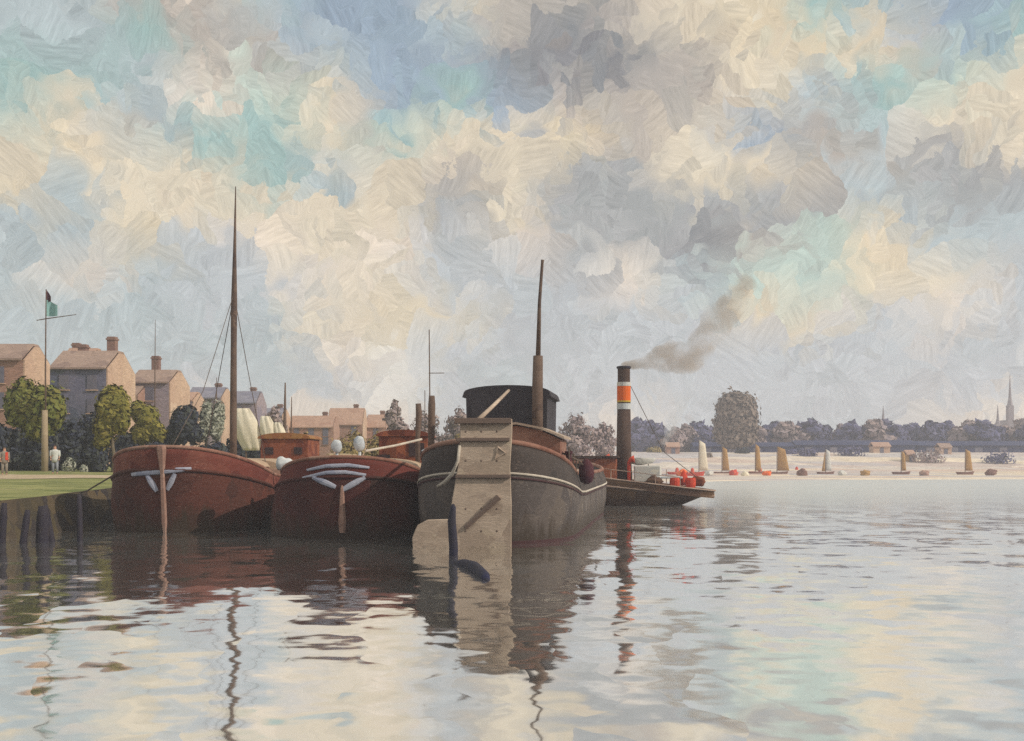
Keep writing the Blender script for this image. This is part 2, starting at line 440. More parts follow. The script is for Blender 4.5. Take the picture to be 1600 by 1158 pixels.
# ------------------------------------------------------------------ water
def water_mat():
    m = bpy.data.materials.new('water'); m.use_nodes = True
    t = NT(m.node_tree); t.n.clear()
    pos = t.new('ShaderNodeNewGeometry').outputs['Position']
    px_, py_, pz_ = t.sep(pos)
    # wavelets: broad facets, longer along x
    base = t.v('MULTIPLY', pos, (1.0, 0.62, 0.0))
    wn = t.noise(base, 0.9, 2.0, 0.5)
    wpos = t.v('ADD', base, t.v('SCALE', t.v('SUBTRACT', wn.outputs['Color'], (0.5, 0.5, 0.5)), scale=1.1))
    fac = t.vor(wpos, 1.05, '2D')
    fp = fac.outputs['Position']
    n1 = t.noise(fp, 0.55, 1.0, 0.5).outputs['Color']
    n2 = t.noise(t.v('MULTIPLY', pos, (0.8, 1.0, 0.0)), 1.5, 2.0, 0.5).outputs['Color']
    n3 = t.noise(t.v('MULTIPLY', pos, (0.12, 0.05, 0.0)), 1.0, 2.0, 0.5).outputs[0]
    calm = t.m('MULTIPLY_ADD', n3, 2.4, -0.55, clamp=True)
    dist = t.m('MAXIMUM', t.m('MULTIPLY_ADD', py_, -0.014, 1.4, clamp=True), 0.14)   # the harbour grows calmer towards the far shore
    s1 = t.v('SCALE', t.v('SUBTRACT', n1, (0.5, 0.5, 0.5)), scale=t.m('MULTIPLY', dist, t.m('MULTIPLY_ADD', calm, 0.115, 0.03)))
    s2 = t.v('SCALE', t.v('SUBTRACT', n2, (0.5, 0.5, 0.5)), scale=t.m('MULTIPLY', dist, 0.12))
    sx, sy, sz = t.sep(t.v('ADD', s1, s2))
    nrm = t.v('NORMALIZE', t.comb(sx, sy, 1.0))
    gl = t.new('ShaderNodeBsdfGlossy'); t.put(gl.inputs['Roughness'], t.m('MINIMUM', t.m('MAXIMUM', t.m('MULTIPLY_ADD', py_, 0.0040, -0.08), 0.06), 0.36))
    gl.inputs['Color'].default_value = (1.0, 1.0, 0.99, 1); t.put(gl.inputs['Normal'], nrm)
    body = t.new('ShaderNodeBsdfDiffuse')
    t.put(body.inputs['Color'], t.ramp(t.noise(fp, 0.3, 2.0).outputs[0], [(0.3, lin(104, 92, 74)), (0.7, lin(170, 178, 180))]))
    mx = t.new('ShaderNodeMixShader'); mx.inputs[0].default_value = 0.07
    t.l.new(gl.outputs[0], mx.inputs[1]); t.l.new(body.outputs[0], mx.inputs[2])
    o = t.new('ShaderNodeOutputMaterial'); t.l.new(mx.outputs[0], o.inputs['Surface'])
    return m


M['water'] = water_mat()
mb = MB(); mb.grid([[(-440, -38, 0), (440, -38, 0)], [(-440, 640, 0), (440, 640, 0)]])
tag(mb.build('water', 'water'), kind='structure')

# ------------------------------------------------------------------ land
def nz(x, y, f=0.1):
    return mnoise.noise(Vector((x * f, y * f, 0.3)))


def gz(x, y):
    t = min(1, max(0, (y - 35) / 30.0))
    return 1.18 + 0.62 * t + 0.10 * nz(x, y, 0.25) + min(1.2, max(0, y - 80) * 0.012)


def frange(a, b, n):
    return [a + (b - a) * i / (n - 1) for i in range(n)]


mb = MB()
ys = frange(34.9, 66, 40) + frange(68, 120, 22) + [150, 220, 330]
mb.grid([[(x, y, gz(x, y)) for x in [-300, -160, -100] + frange(-70, -16.4, 50)] for y in ys])
ys2 = frange(65.0, 120, 30) + [150, 220, 330]
mb.grid([[(x, y, gz(x, y)) for x in frange(-16.4, 4.2, 20)] for y in ys2])
tag(mb.build('grass_bank', 'grass', smooth=True), kind='structure')
# the worn earth face down to the water
mb = MB()
line = [(-300, 34.9), (-100, 34.9)] + [(x, 34.9) for x in frange(-70, -17.2, 60)] + [(-16.4, 35.3)] + [(-16.4, y) for y in frange(36, 65, 30)] + [(x, 65.0) for x in frange(-15.5, 4.2, 20)]
rows = []
for k, (off, zf) in enumerate([(0.0, 1.0), (0.10, 0.72), (0.22, 0.4), (0.4, 0.02), (0.6, -0.5)]):
    r = []
    for (x, y) in line:
        ox, oy = (0, -off) if y < 35.2 or y >= 65 else (off, 0)
        j = 0.10 * mnoise.noise(Vector((x * 1.7, y * 1.7, k * 2.0))) if 0 < k else 0
        r.append((x + ox + (j if ox else 0), y + oy + (j if oy else 0), gz(x, y) * zf + (0.0 if k else 0.004)))
    rows.append(r)
mb.grid(rows)
tag(mb.build('bank_face', 'bank_face', smooth=True), kind='structure')
mb = MB()
mb.grid([[(x, y + 0.6 * nz(x, 3, 0.05), gz(x, y + 0.6 * nz(x, 3, 0.05)) + 0.02) for x in frange(-60, -15.6, 60)] for y in frange(54, 60, 8)])
tag(mb.build('footpath', 'path', smooth=True), kind='structure')
mb = MB()
mb.grid([[(x, y, gz(x, y) + 0.02) for x in frange(-15.2, 4, 24)] for y in frange(65.2, 71, 6)])
tag(mb.build('quay', 'path', smooth=True), kind='structure')

# far shore: offset rings inland of a shoreline that sweeps away to the right
shore = [(4.3, 66), (6.5, 76), (9, 92), (12.5, 112), (19, 128), (32, 140), (55, 147), (95, 152), (150, 157), (220, 163), (300, 170), (430, 178)]
def smooth_line(p, it=2):
    for _ in range(it):
        q = [p[0]]
        for a, b in zip(p, p[1:]):
            q += [(a[0] * .75 + b[0] * .25, a[1] * .75 + b[1] * .25), (a[0] * .25 + b[0] * .75, a[1] * .25 + b[1] * .75)]
        q.append(p[-1]); p = q
    return p
shore = smooth_line(shore)
FAR = [(-0.6, -0.5), (0.3, 0.05), (3, 0.09), (35, 0.13), (60, 0.9), (75, 2.6), (90, 4.2), (120, 4.6), (330, 6.5)]
def shore_z(x, y):
    best = 1e9
    for a, b in zip(shore, shore[1:]):
        ax, ay = a; vx, vy = b[0] - ax, b[1] - ay
        k = max(0, min(1, ((x - ax) * vx + (y - ay) * vy) / (vx * vx + vy * vy + 1e-9)))
        best = min(best, math.hypot(x - ax - k * vx, y - ay - k * vy))
    for (a, za), (b, zb) in zip(FAR, FAR[1:]):
        if best <= b:
            return za + (zb - za) * (best - a) / (b - a)
    return 6.0
rows = []
for off, z in FAR:
    r = []
    for i, (x, y) in enumerate(shore):
        a = Vector(shore[max(0, i - 1)]); b = Vector(shore[min(len(shore) - 1, i + 1)]); d = (b - a).normalized()
        n = Vector((-d.y, d.x))
        o_ = off
        j = 0.35 * nz(x * 3 + off, y * 3, 0.2) * min(1.0, off)
        zz = z * min(1, max(0.45, (y - 50) / 80)) if z > 0 else z
        r.append((x + n.x * o_ + j, y + n.y * o_ + j, zz))
    rows.append(r)
mb = MB(); mb.grid(rows)
tag(mb.build('far_shore', 'sand', smooth=True), kind='structure')


# ------------------------------------------------------------------ barges
class Hull:
    def __init__(s, L, B, a, p, q, zt0, zt1, b, prof, rake=0.3, a2=4.0, zend=None, pw=1.7):
        s.L, s.B, s.a, s.p, s.q, s.zt0, s.zt1, s.b, s.prof, s.rake, s.a2, s.pw = L, B, a, p, q, zt0, zt1, b, prof, rake, a2, pw
        s.zend = zend if zend is not None else zt1 + 0.4
        s.ts = [a * (1 - math.cos(math.pi / 2 * i / 16)) for i in range(17)]
        n = 8
        s.ts += [a + (L - a2 - a) * i / n for i in range(1, n + 1)]
        s.ts += [L - a2 + a2 * math.sin(math.pi / 2 * i / 10) for i in range(1, 11)]

    def w(s, t):
        e = 0.0
        if t < s.a: e = 1 - t / s.a
        elif t > s.L - s.a2: e = 1 - (s.L - t) / s.a2
        return max(0.0, 1 - min(1, e) ** s.p) ** (1 / s.q)

    def zt(s, t):
        e = max(0.0, 1 - t / s.b); e2 = max(0.0, 1 - (s.L - t) / 6.0)
        return s.zt1 + (s.zt0 - s.zt1) * e ** s.pw + (s.zend - s.zt1) * e2 ** 2

    def fac(s, zf):
        pr = s.prof
        if zf <= pr[0][0]: return pr[0][1]
        for (a, fa), (b, fb) in zip(pr, pr[1:]):
            if zf <= b:
                k = (zf - a) / (b - a); k = k * k * (3 - 2 * k)
                return fa + (fb - fa) * k
        return pr[-1][1]

    def pt(s, t, zf, side, grow=0.0, dz=0.0):
        zt = s.zt(t); z = zf * zt if zf > 0 else zf
        e = max(0.0, 1 - t / s.a); e2 = max(0.0, 1 - (s.L - t) / s.a2)
        y = t - s.rake * max(0, zf) * e ** 1.5 + 0.3 * max(0, zf) * e2 - grow * e + grow * e2
        return Vector((side * (s.B * s.w(t) * s.fac(zf) + grow * (1 - e)), y, z + dz))

    def loop(s, zf, grow=0.0, dz=0.0, tmax=None):
        ts = [t for t in s.ts if tmax is None or t <= tmax]
        return [s.pt(t, zf, -1, grow, dz) for t in reversed(ts)] + [s.pt(t, zf, 1, grow, dz) for t in ts[1:]]

    def surf(s, x, z, out=0.03):
        lo, hi = 0.0, s.a
        for _ in range(40):
            t = (lo + hi) / 2
            if s.B * s.w(t) * s.fac(z / s.zt(t)) < abs(x): lo = t
            else: hi = t
        zf = z / s.zt(t); e = max(0.0, 1 - t / s.a)
        return Vector((x * (1 + out * 0.3), t - s.rake * zf * e ** 1.5 - out, z))

    def skin(s, zfs):
        mb = MB(); mb.grid([s.loop(z) for z in zfs]); return mb

    def bulwark(s, z0, z1=1.0, th=0.10, deckdrop=0.4):
        mb = MB(); n = 3
        rows = [s.loop(z0 + (z1 - z0) * i / n) for i in range(n + 1)]
        rows += [s.loop(z1, -th), s.loop(z1, -th, -deckdrop - 0.1)]
        mb.grid(rows); return mb

    def deck(s, drop=0.4):
        mb = MB(); rows = []
        for t in s.ts:
            a = s.pt(t, 1.0, -1, -0.05, -drop); b = s.pt(t, 1.0, 1, -0.05, -drop)
            rows.append([a.lerp(b, k / 6) + Vector((0, 0, 0.12 * (1 - (k / 3 - 1) ** 2))) for k in range(7)])
        mb.grid(rows); return mb


def hatch(parent, y0, y1, hw, z0, zs, zr, mat_c, mat_h):
    """coaming and a cambered hatch cover"""
    MB().box((0, (y0 + y1) / 2, (z0 + zs) / 2), (2 * hw, y1 - y0, zs - z0), bev=0.03).build('hatch_coaming', mat_c, parent)
    prof = [(-hw - 0.06, zs + 0.004)] + [(-hw * math.cos(math.pi * k / 10), zs + 0.06 + (zr - zs) * math.sin(math.pi * k / 10)) for k in range(11)] + [(hw + 0.06, zs + 0.004)]
    MB().prism(prof, y1 - y0 - 0.1, Matrix.Translation((0, y0 + 0.05, 0))).build('hatch_cover', mat_h, parent)


def cabin(parent, x, y, z0, w, d, h, wall, roof, rise=0.25):
    MB().box((x, y + d / 2, z0 + h / 2), (w, d, h), bev=0.04).build('cabin', wall, parent)
    hw = w / 2 + 0.12
    prof = [(-hw, 0)] + [(-hw * math.cos(math.pi * k / 10), 0.05 + rise * math.sin(math.pi * k / 10)) for k in range(11)] + [(hw, 0)]
    MB().prism(prof, d + 0.24, Matrix.Translation((x, y - 0.12, z0 + h + 0.003))).build('cabin_roof', roof, parent)


def hull_window(parent, x, y, z, w, h):
    f = MB().box((x, y - 0.03, z), (w, 0.06, h), bev=0.012).build('window', 'dark_hole', parent)
    return f


# --- the red-brown barge beside the grass bank
A = Hull(21.5, 2.95, 4.2, 2.3, 2.3, 2.96, 1.85, 5.0, [(-0.6, .80), (0.0, .96), (0.35, 1.0), (1.0, .95)], rake=0.35, pw=1.25)
ba = thing('river_barge', 'red brown barge with the tall bare mast, moored against the grassy bank', 'barge', (X(258, 38), 38, 0), R(-1))
A.skin([-0.6, -0.2, 0.0, .15, .3, .45, .6, .74]).build('hull', 'red_hull', ba, True)
A.bulwark(.74).build('bulwark', 'red_bulwark', ba, True)
MB().tube(A.loop(.745), 0.075, 6).build('wale', 'red_hull', ba, True)
MB().tube(A.loop(1.0, -0.04, 0.02), 0.075, 6).build('cap_rail', 'rail_red', ba, True)
A.deck().build('deck', 'deck', ba, True)
st = [A.pt(0, zf, 1) + Vector((0, -0.04, 0)) for zf in (-.3, 0, .12, .3, .5, .7, .85, 0.98, 1.02)]
MB().tube(st, [.05, .06, .10, .10, .09, .08, .13, .17, .15], 6, 1.0).build('stem_post', 'pink_stem', ba)
def ornament(h, par, polys, mat='blue_paint', r=0.075):
    for pl in polys:
        pts = []
        for (x0, z0), (x1, z1) in zip(pl, pl[1:]):
            pts += [h.surf(x0 + (x1 - x0) * k / 6, z0 + (z1 - z0) * k / 6) for k in range(6)]
        pts.append(h.surf(*pl[-1]))
        n = len(pts)
        MB().tube(pts, [r * (0.65 + 0.5 * math.sin(math.pi * (i + 0.5) / n)) for i in range(n)], 8, 0.4).build('bow_stripe', mat, par)
ornament(A, ba, [[(-1.15, 2.02), (-.5, 2.10), (.25, 2.16), (.95, 2.22)], [(-.55, 2.0), (-.22, 1.45)], [(.42, 2.05), (.14, 1.5)]], r=0.09)
hatch(ba, 5.5, 8.0, 1.7, 1.6, 2.25, 2.6, 'rail_red', 'hatch')
hatch(ba, 9.4, 15.5, 1.9, 1.5, 2.15, 2.55, 'rail_red', 'hatch')
cabin(ba, 0.3, 17.0, 1.6, 2.4, 3.0, 2.0, 'rust', 'rust_roof')
for xx in (-0.45, 1.0):
    hull_window(ba, xx, 17.0, 3.0, 0.4, 0.35)
mz = Z(285, 46)
mst = MB().tube([(0, 8.7, 1.5), (0, 8.7, 4.5), (0.02, 8.7, 7.5), (0.03, 8.7, 9.0), (0.06, 8.7, 11.5), (0.1, 8.7, mz)], [.16, .15, .13, .14, .07, .02], 10).build('mast', 'mast', ba, True)
for sgn in (-1, 1):
    MB().tube([(0.03, 8.7, 9.6), (sgn * 0.55, 8.8, 6.6), (sgn * 1.35, 8.9, 2.3)], 0.016, 5).build('shroud', 'rope', ba)
MB().tube([(0.03, 8.68, 9.6), (0, 4.4, 5.2), (0, 0.6, 2.9)], 0.014, 5).build('forestay', 'rope', ba)
MB().tube([(-0.9, 2.3, 2.1), (0.9, 2.3, 2.1)], 0.16, 10).box((-1.0, 2.3, 2.0), (.14, .5, .8)).box((1.0, 2.3, 2.0), (.14, .5, .8)).build('windlass', 'mast', ba)

for (x_, y_, rx_, rz_) in ((-.75, 1.5, .42, .22), (.95, 3.0, .75, .26), (-.1, 4.4, .5, .3)):
    MB().blob((x_, y_, A.zt(y_) - .2), (rx_, .45, rz_), x_ + 5, 3, .45, 2.0).build('folded_tarpaulin', 'hatch', ba, True)
for sgn in (-1, 1):
    MB().tube([(sgn * 1.1, 2.0, 2.3), (sgn * 1.1, 2.0, 2.85)], .08, 8).tube([(sgn * 1.1 - .16, 2.0, 2.7), (sgn * 1.1 + .16, 2.0, 2.7)], .04, 6).build('bitt', 'mast', ba)
MB().tube([(-1.12, 2.0, 2.62), (-2.1, 2.3, 2.2), (-2.75, 3.2, 2.12), (-4.2, 3.6, 1.35), (-5.4, 4.0, 1.15)], .03, 6).build('mooring_line', 'rope', ba)
pts_ = [(.02 + .38 * math.cos(a * .5) * (1 - a * .012), 8.1 + .38 * math.sin(a * .5), 1.95 + a * .012) for a in range(40)]
MB().tube(pts_, .035, 5).build('rope_coil', 'rope', ba)

# --- the maroon barge between the other two
B = Hull(21.0, 2.95, 4.0, 2.4, 2.4, 2.60, 1.8, 4.2, [(-0.6, .84), (0.0, 1.0), (0.3, 1.0), (0.7, .95), (1.0, .87)], rake=0.1, pw=1.3)
bb = thing('river_barge', 'maroon barge with a blue grey chevron on its bow, moored in the middle', 'barge', (X(540, 35) - 0.1, 35, 0), 0.0)
B.skin([-0.6, -0.2, 0.0, .15, .3, .45, .6, .76]).build('hull', 'maroon_hull', bb, True)
B.bulwark(.76).build('bulwark', 'maroon_bulwark', bb, True)
MB().tube(B.loop(.765), 0.06, 6).build('wale', 'maroon_hull', bb, True)
MB().tube(B.loop(1.0, -0.04, 0.02), 0.07, 6).build('cap_rail', 'rail_red', bb, True)
B.deck().build('deck', 'deck', bb, True)
st = [B.pt(0, zf, 1) + Vector((0, -0.03, 0)) for zf in (0.08, .2, .35, .5, .62, .66)]
MB().tube(st, [.09, .13, .10, .08, .06, .03], 6).build('stem_post', 'pink_stem', bb)
ornament(B, bb, [[(-1.15, 2.2), (-.5, 2.33), (.2, 2.36), (.85, 2.28)], [(-1.3, 1.95), (-.5, 2.12), (.1, 2.14), (.75, 2.05)]], r=0.055)
ornament(B, bb, [[(-.95, 1.98), (-.2, 1.66)], [(.72, 1.98), (-.02, 1.55)]], r=0.085)
hatch(bb, 4.6, 11.0, 1.75, 1.6, 2.2, 2.55, 'rail_red', 'hatch')
cabin(bb, 0.5, 14.5, 1.6, 2.2, 3.4, 2.0, 'rust', 'rust')
hull_window(bb, 1.1, 14.5, 3.0, 0.7, 0.6); hull_window(bb, -0.4, 14.5, 2.6, 0.6, 0.35)
MB().tube([(1.2, 14.0, 1.6), (1.2, 14.0, 3.6), (1.25, 14.0, 4.6), (1.22, 14.0, 5.05)], [.11, .11, .14, .12], 10).build('stovepipe', 'mast', bb, True)
def cowl(par, x, y, z0, h, s=1.0):
    MB().tube([(x, y, z0), (x, y, z0 + h)], [.05 * s, .045 * s], 10).blob((x, y - .05, z0 + h + .16 * s), (.19 * s, .12 * s, .25 * s), x, 3, .2).build('ventilator', 'pale_blue', par, True)
cowl(bb, -0.75, 3.6, 2.0, .85); cowl(bb, 0.05, 3.6, 2.0, .92, 1.1)
MB().tube([(2.3, 7.2, 1.6), (2.3, 7.2, 3.3), (2.32, 7.2, 4.65), (2.32, 7.2, 5.0)], [.12, .13, .14, .11], 10).build('mooring_bitt', 'mast', bb, True)
MB().lathe([(.14, 0), (.4, .02), (.3, .1), (.16, .14)], (2.3, 7.2, 2.85), 14).build('light_bracket', 'pale_blue', bb)
o = MB().blob((0, 0, 0.24), (.25, .2, .22), 3, 3, .5).build('buoy', 'pale_blue', None, True)
p = B.pt(2.2, 1.0, -1); o.location = Vector(bb.location) + p + Vector((0.1, 0.0, 0.06))
tag(o, 'pale round buoy resting on the rail of the maroon barge', 'buoy')

for sgn in (-1, 1):
    MB().tube([(sgn * .9, 1.7, 2.1), (sgn * .9, 1.7, 2.55)], .08, 8).tube([(sgn * .9 - .15, 1.7, 2.45), (sgn * .9 + .15, 1.7, 2.45)], .04, 6).build('bitt', 'mast', bb)
MB().tube([(.9, 1.7, 2.42), (1.9, 2.0, 2.2), (2.6, 2.6, 2.0), (3.2, 2.6, 2.05)], .03, 6).build('mooring_line', 'rope', bb)
MB().blob((1.15, 3.4, 2.3), (.5, .3, .22), 8, 3, .45, 2.0).build('folded_tarpaulin', 'dark_post', bb, True)
MB().tube([(-.6, 10.0, 2.9), (.5, 11.5, 3.15), (1.4, 13.6, 3.45)], .05, 7).build('boat_hook', 'white_line', bb)
MB().tube([(-1.3, 5.0, 2.7), (-1.1, 9.0, 2.72)], .07, 7).tube([(-1.1, 5.2, 2.7), (-.9, 9.4, 2.72)], .05, 7).build('spare_poles', 'timber', bb)
for x_, y_ in ((-1.5, 14.2), (-1.1, 14.0)):
    MB().lathe([(.24, 0), (.28, .2), (.28, .5), (.24, .7)], (x_, y_, 1.75), 12).build('barrel', 'mast', bb)

# --- the grey barge, stern towards us, broad tan rudder
Cx, Cy = X(752, 32.6), 32.6
C = Hull(24.0, 2.62, 4.6, 2.5, 2.5, 3.05, 2.0, 5.2, [(-0.6, .84), (0.0, .95), (0.4, 1.0), (0.75, 1.0), (1.0, .94)], rake=0.35, a2=4.5, pw=1.2)
bc = thing('river_barge', 'grey black barge seen from its stern, with a broad tan rudder and dark wheelhouse', 'barge', (Cx, Cy, 0), R(-8))
C.skin([-0.6, -0.2, -0.02]).build('bottom', 'boot', bc, True)
C.skin([-0.02, 0.02, .04]).build('boot_stripe', 'boot', bc, True)
C.skin([.04, .2, .35, .5, .6, .7]).build('hull', 'grey_hull', bc, True)
C.bulwark(.7).build('bulwark', 'black_band', bc, True)
MB().tube(C.loop(.705), 0.042, 6).build('rubbing_strake', 'white_line', bc, True)
MB().tube(C.loop(.66, 0.01), 0.035, 6).build('red_line', 'boot', bc, True)
MB().tube(C.loop(1.0, -0.05, 0.03), 0.085, 8).build('cap_rail', 'rail_red', bc, True)
C.deck(0.3).build('deck', 'deck', bc, True)
# rudder: stock and head, blade spreading to the left below
rud = MB()
outl = [(-.60, 3.72), (.92, 3.72), (.92, 3.3), (.86, 2.3), (.90, 1.3), (.9, -.5), (-1.95, -.5), (-2.0, .25), (-1.85, .62), (-1.55, .78), (-.92, .80), (-.86, 1.2), (-.74, 1.9), (-.62, 2.6), (-.60, 3.2)]
rud.prism(outl, 0.16, Matrix.Rotation(R(8), 4, 'Z') @ Matrix.Translation((0, -0.62, 0)))
bmesh.ops.bevel(rud.b, geom=list(rud.b.edges), offset=0.02, segments=1, affect='EDGES')
rud = rud.build('rudder', 'tan', bc)
for zz, ww, dd in ((3.66, 1.66, .26), (3.12, 1.56, .22), (2.05, 1.6, .22)):
    MB().box((.15, -0.60, zz), (ww, dd, .16 if zz > 3.5 else .10), rz=R(8), bev=.015).build('rudder_strap', 'tan_dark', rud)
MB().tube([(-.35, -.70, .55), (.62, -.58, 1.45)], [.07, .10], 6).build('rudder_brace', 'tan_dark', rud)
MB().tube([(.58, -.56, 2.9), (.8, -.53, 2.72), (.5, -.57, 2.55), (.58, -.56, 2.9)], .035, 5).build('rudder_ring', 'tan', rud)
MB().tube([(-.02, -.3, 3.72), (.18, 1.2, 4.2), (.45, 2.6, 4.75)], [.07, .06, .045], 8).build('tiller', 'tan', bc, True)
MB().tube([(-.52, -.70, 2.95), (-.56, -.72, 2.5), (-.75, -.72, 2.1), (-1.0, -.55, 1.86), (-1.25, -.3, 1.74)], [.045, .05, .055, .06, .05], 8).build('mooring_line', 'white_line', bc, True)
# wheelhouse under a dark cover
wx, wy = -0.12, 6.0
prof = []
for k in range(13):
    a = math.pi * k / 12
    prof.append((-1.52 * math.cos(a), 4.92 + 0.24 * math.sin(a)))
prof = [(-1.30, 2.0), (-1.42, 3.6), (-1.44, 4.72), (-1.58, 4.74)] + prof + [(1.58, 4.74), (1.44, 4.72), (1.42, 3.6), (1.30, 2.0)]
wh = MB().prism(prof, 3.2, Matrix.Translation((wx, wy, 0)))
wh.build('wheelhouse', 'tarp', bc)
for xx in (-1.0, 0.0, 1.0):
    MB().box((wx + xx, wy - 0.012, 4.25), (.52, .03, .5), bev=.01).build('window', 'tarp', bc)
MB().tube([(1.42 + wx - .3, wy - .2, 2.0), (1.42 + wx - .3, wy - .2, 5.0), (1.42 + wx - .28, wy - .2, 6.15)], [.19, .19, .17], 10).build('mast_tabernacle', 'mast', bc, True)
MB().tube([(1.42 + wx - .28, wy - .2, 6.0), (1.42 + wx - .23, wy - .2, 8.0), (1.42 + wx - .13, wy - .2, Z(412, 38.4)), (1.42 + wx - .12, wy - .2, Z(408, 38.4))], [.09, .06, .05, .06], 8).build('mast', 'mast', bc, True)
# coach roof and skylight to the right of the rudder
MB().prism([(.2, 2.6), (.2, 3.55), (.7, 3.62), (1.5, 3.45), (2.1, 3.18), (2.1, 2.6)], 2.2, Matrix.Translation((0, 2.6, 0))).build('coach_roof', 'rail_red', bc)
MB().slab([[(.1, 2.4, 3.56), (.7, 2.4, 3.66), (1.5, 2.4, 3.5), (2.25, 2.4, 3.2)], [(.1, 5.0, 3.56), (.7, 5.0, 3.66), (1.5, 5.0, 3.5), (2.25, 5.0, 3.2)]], (0, 0, .07)).build('coach_roof_cover', 'tan', bc)
for sx_ in (-.16, .16):
    MB().lathe([(.1, 0), (.09, .35), (.13, .38), (.13, .46)], (2.15 + sx_, 3.3, 2.35), 12).build('bollard', 'maroon_cloth', bc)
f = MB().lathe([(.06, 0), (.2, .08), (.26, .3), (.24, .6), (.12, .78), (.05, .84)], (0, 0, 0), 14, 1.0, .9).build('fender', 'maroon_cloth', None, True)
fp = Matrix.Rotation(R(-8), 4, 'Z') @ C.pt(4.4, .8, 1); f.location = (Cx + fp.x + .2, Cy + fp.y, 1.72)
tag(f, 'dark maroon rope fender hanging at the right quarter of the grey barge', 'fender')

MB().tube([(2.1, 3.3, 2.75), (2.6, 3.9, 2.5), (3.0, 5.5, 1.9), (2.9, 8.0, 1.9)], .03, 6).build('stern_line', 'rope', bc)
for y_ in (3.0, 4.0, 5.2, 6.6, 8.2):
    p_ = C.pt(y_, 1.0, 1, -.06); MB().tube([p_, p_ + Vector((0, 0, .55))], .025, 6).build('stanchion', 'rope', bc)
MB().tube([C.pt(y_, 1.0, 1, -.06, .52) for y_ in (3.0, 4.0, 5.2, 6.6, 8.2)], .018, 5).build('rail_wire', 'rope', bc)
for zz in (.45, 1.1, 2.5, 3.35):
    for xx in (-.35, .1, .55):
        MB().blob((xx, -.61 + .14 * xx, zz), (.04, .03, .04), xx, 2, 0).build('bolt', 'tan_dark', rud)

# mooring pile and drifting spar in front of the rudder
D0 = 29.0
o = MB().tube([(0, 0, -0.8), (0.03, 0, 0.2), (-.02, 0, .9), (.02, 0, 1.28), (.02, 0, 1.36)], [.11, .12, .11, .07, .03], 10).build('mooring_pile', 'blue_black', None, True)
o.location = (X(707, D0), D0, 0); tag(o, 'lone blue black mooring pile in the water before the tan rudder', 'pile')
o = MB().tube([(-.5, .9, -.05), (-.2, .3, .03), (.1, -.8, .05), (.36, -2.4, .02), (.46, -3.2, -.04)], [.07, .12, .14, .12, .05], 10).build('driftwood_spar', 'blue_black', None, True)
o.location = (X(737, 26), 26.0, 0); tag(o, 'dark blue spar floating on the water below the tan rudder', 'driftwood')

# ------------------------------------------------------------------ steam tug
T = Hull(14.5, 2.1, 4.5, 2.2, 2.0, .80, 1.75, 6.0, [(-.6, .5), (0.0, .72), (.5, .92), (1.0, 1.0)], rake=1.9, a2=4.0, zend=2.0, pw=1.2)
tg = thing('steam_tug', 'low brown steam tug with a tall funnel banded in orange and white', 'tug', (X(1112, 62) - 1.7, 62, 0), R(80))
T.skin([-.6, -.2, 0, .2, .45, .7]).build('hull', 'tug_hull', tg, True)
T.bulwark(.7, 1.0, .08, .3).build('bulwark', 'tug_hull', tg, True)
MB().tube(T.loop(.72), .07, 6).build('rubbing_strake', 'tug_rail', tg, True)
MB().tube(T.loop(1.0, -.03, .02), .05, 6).build('cap_rail', 'tug_rail', tg, True)
T.deck(.3).build('deck', 'tug_rail', tg, True)
fy = 3.25
fb = 1.2
def fz(py): return Z(py, 62.8)
MB().tube([(0, fy, fb), (0, fy, 3.2), (0, fy, fz(640))], [.47, .42, .38], 18).build('funnel', 'funnel', tg, True)
for nm, y1, y2, mt, r in (('funnel_ring', 640, 631, 'pale_blue', .40), ('funnel_section', 631, 629, 'funnel', .375), ('funnel_stripe', 629, 626.5, 'yellow', .395), ('funnel_band', 626.5, 604, 'orange', .39), ('funnel_ring', 604, 598, 'white', .40), ('funnel_top', 598, 574, 'funnel', .355)):
    MB().tube([(0, fy, fz(y1)), (0, fy, fz(y2))], r, 18).build(nm, mt, tg, False)
MB().lathe([(.36, 0), (.42, .04), (.42, .12), (.37, .15)], (0, fy, fz(577)), 18).build('funnel_cap', 'dark_post', tg)
cb = MB().box((0, 4.9, 1.9), (2.2, 2.6, 1.5), bev=.05).build('cabin', 'rust', tg)
MB().box((0, 4.9, 2.72), (2.5, 2.9, .12), bev=.04).build('cabin_roof', 'funnel', tg)
MB().box((-.0, 1.9, 1.75), (1.4, 1.5, .95), bev=.08).build('engine_casing', 'white', tg)
MB().box((0, .7, 1.55), (1.6, 1.5, .1), bev=.03).box((0, .3, 1.35), (.3, .3, .5)).build('towing_grating', 'pale_blue', tg)
MB().lathe([(.3, 0), (.32, .12), (.22, .5), (.05, .85)], (.75, -.1, 1.1), 12).build('stern_lantern', 'scarlet', tg)
for yy in (.9, 2.0, 3.6):
    MB().tube([(1.6, yy, 1.2), (1.6, yy, 2.0)], .03, 6).build('stanchion', 'tug_rail', tg)
for xx, yy in ((-.7, .35), (-.2, -.5)):
    MB().lathe([(.26, 0), (.3, .15), (.3, .4), (.26, .55)], (xx, yy, 1.0), 12).build('deck_barrel', 'scarlet', tg)


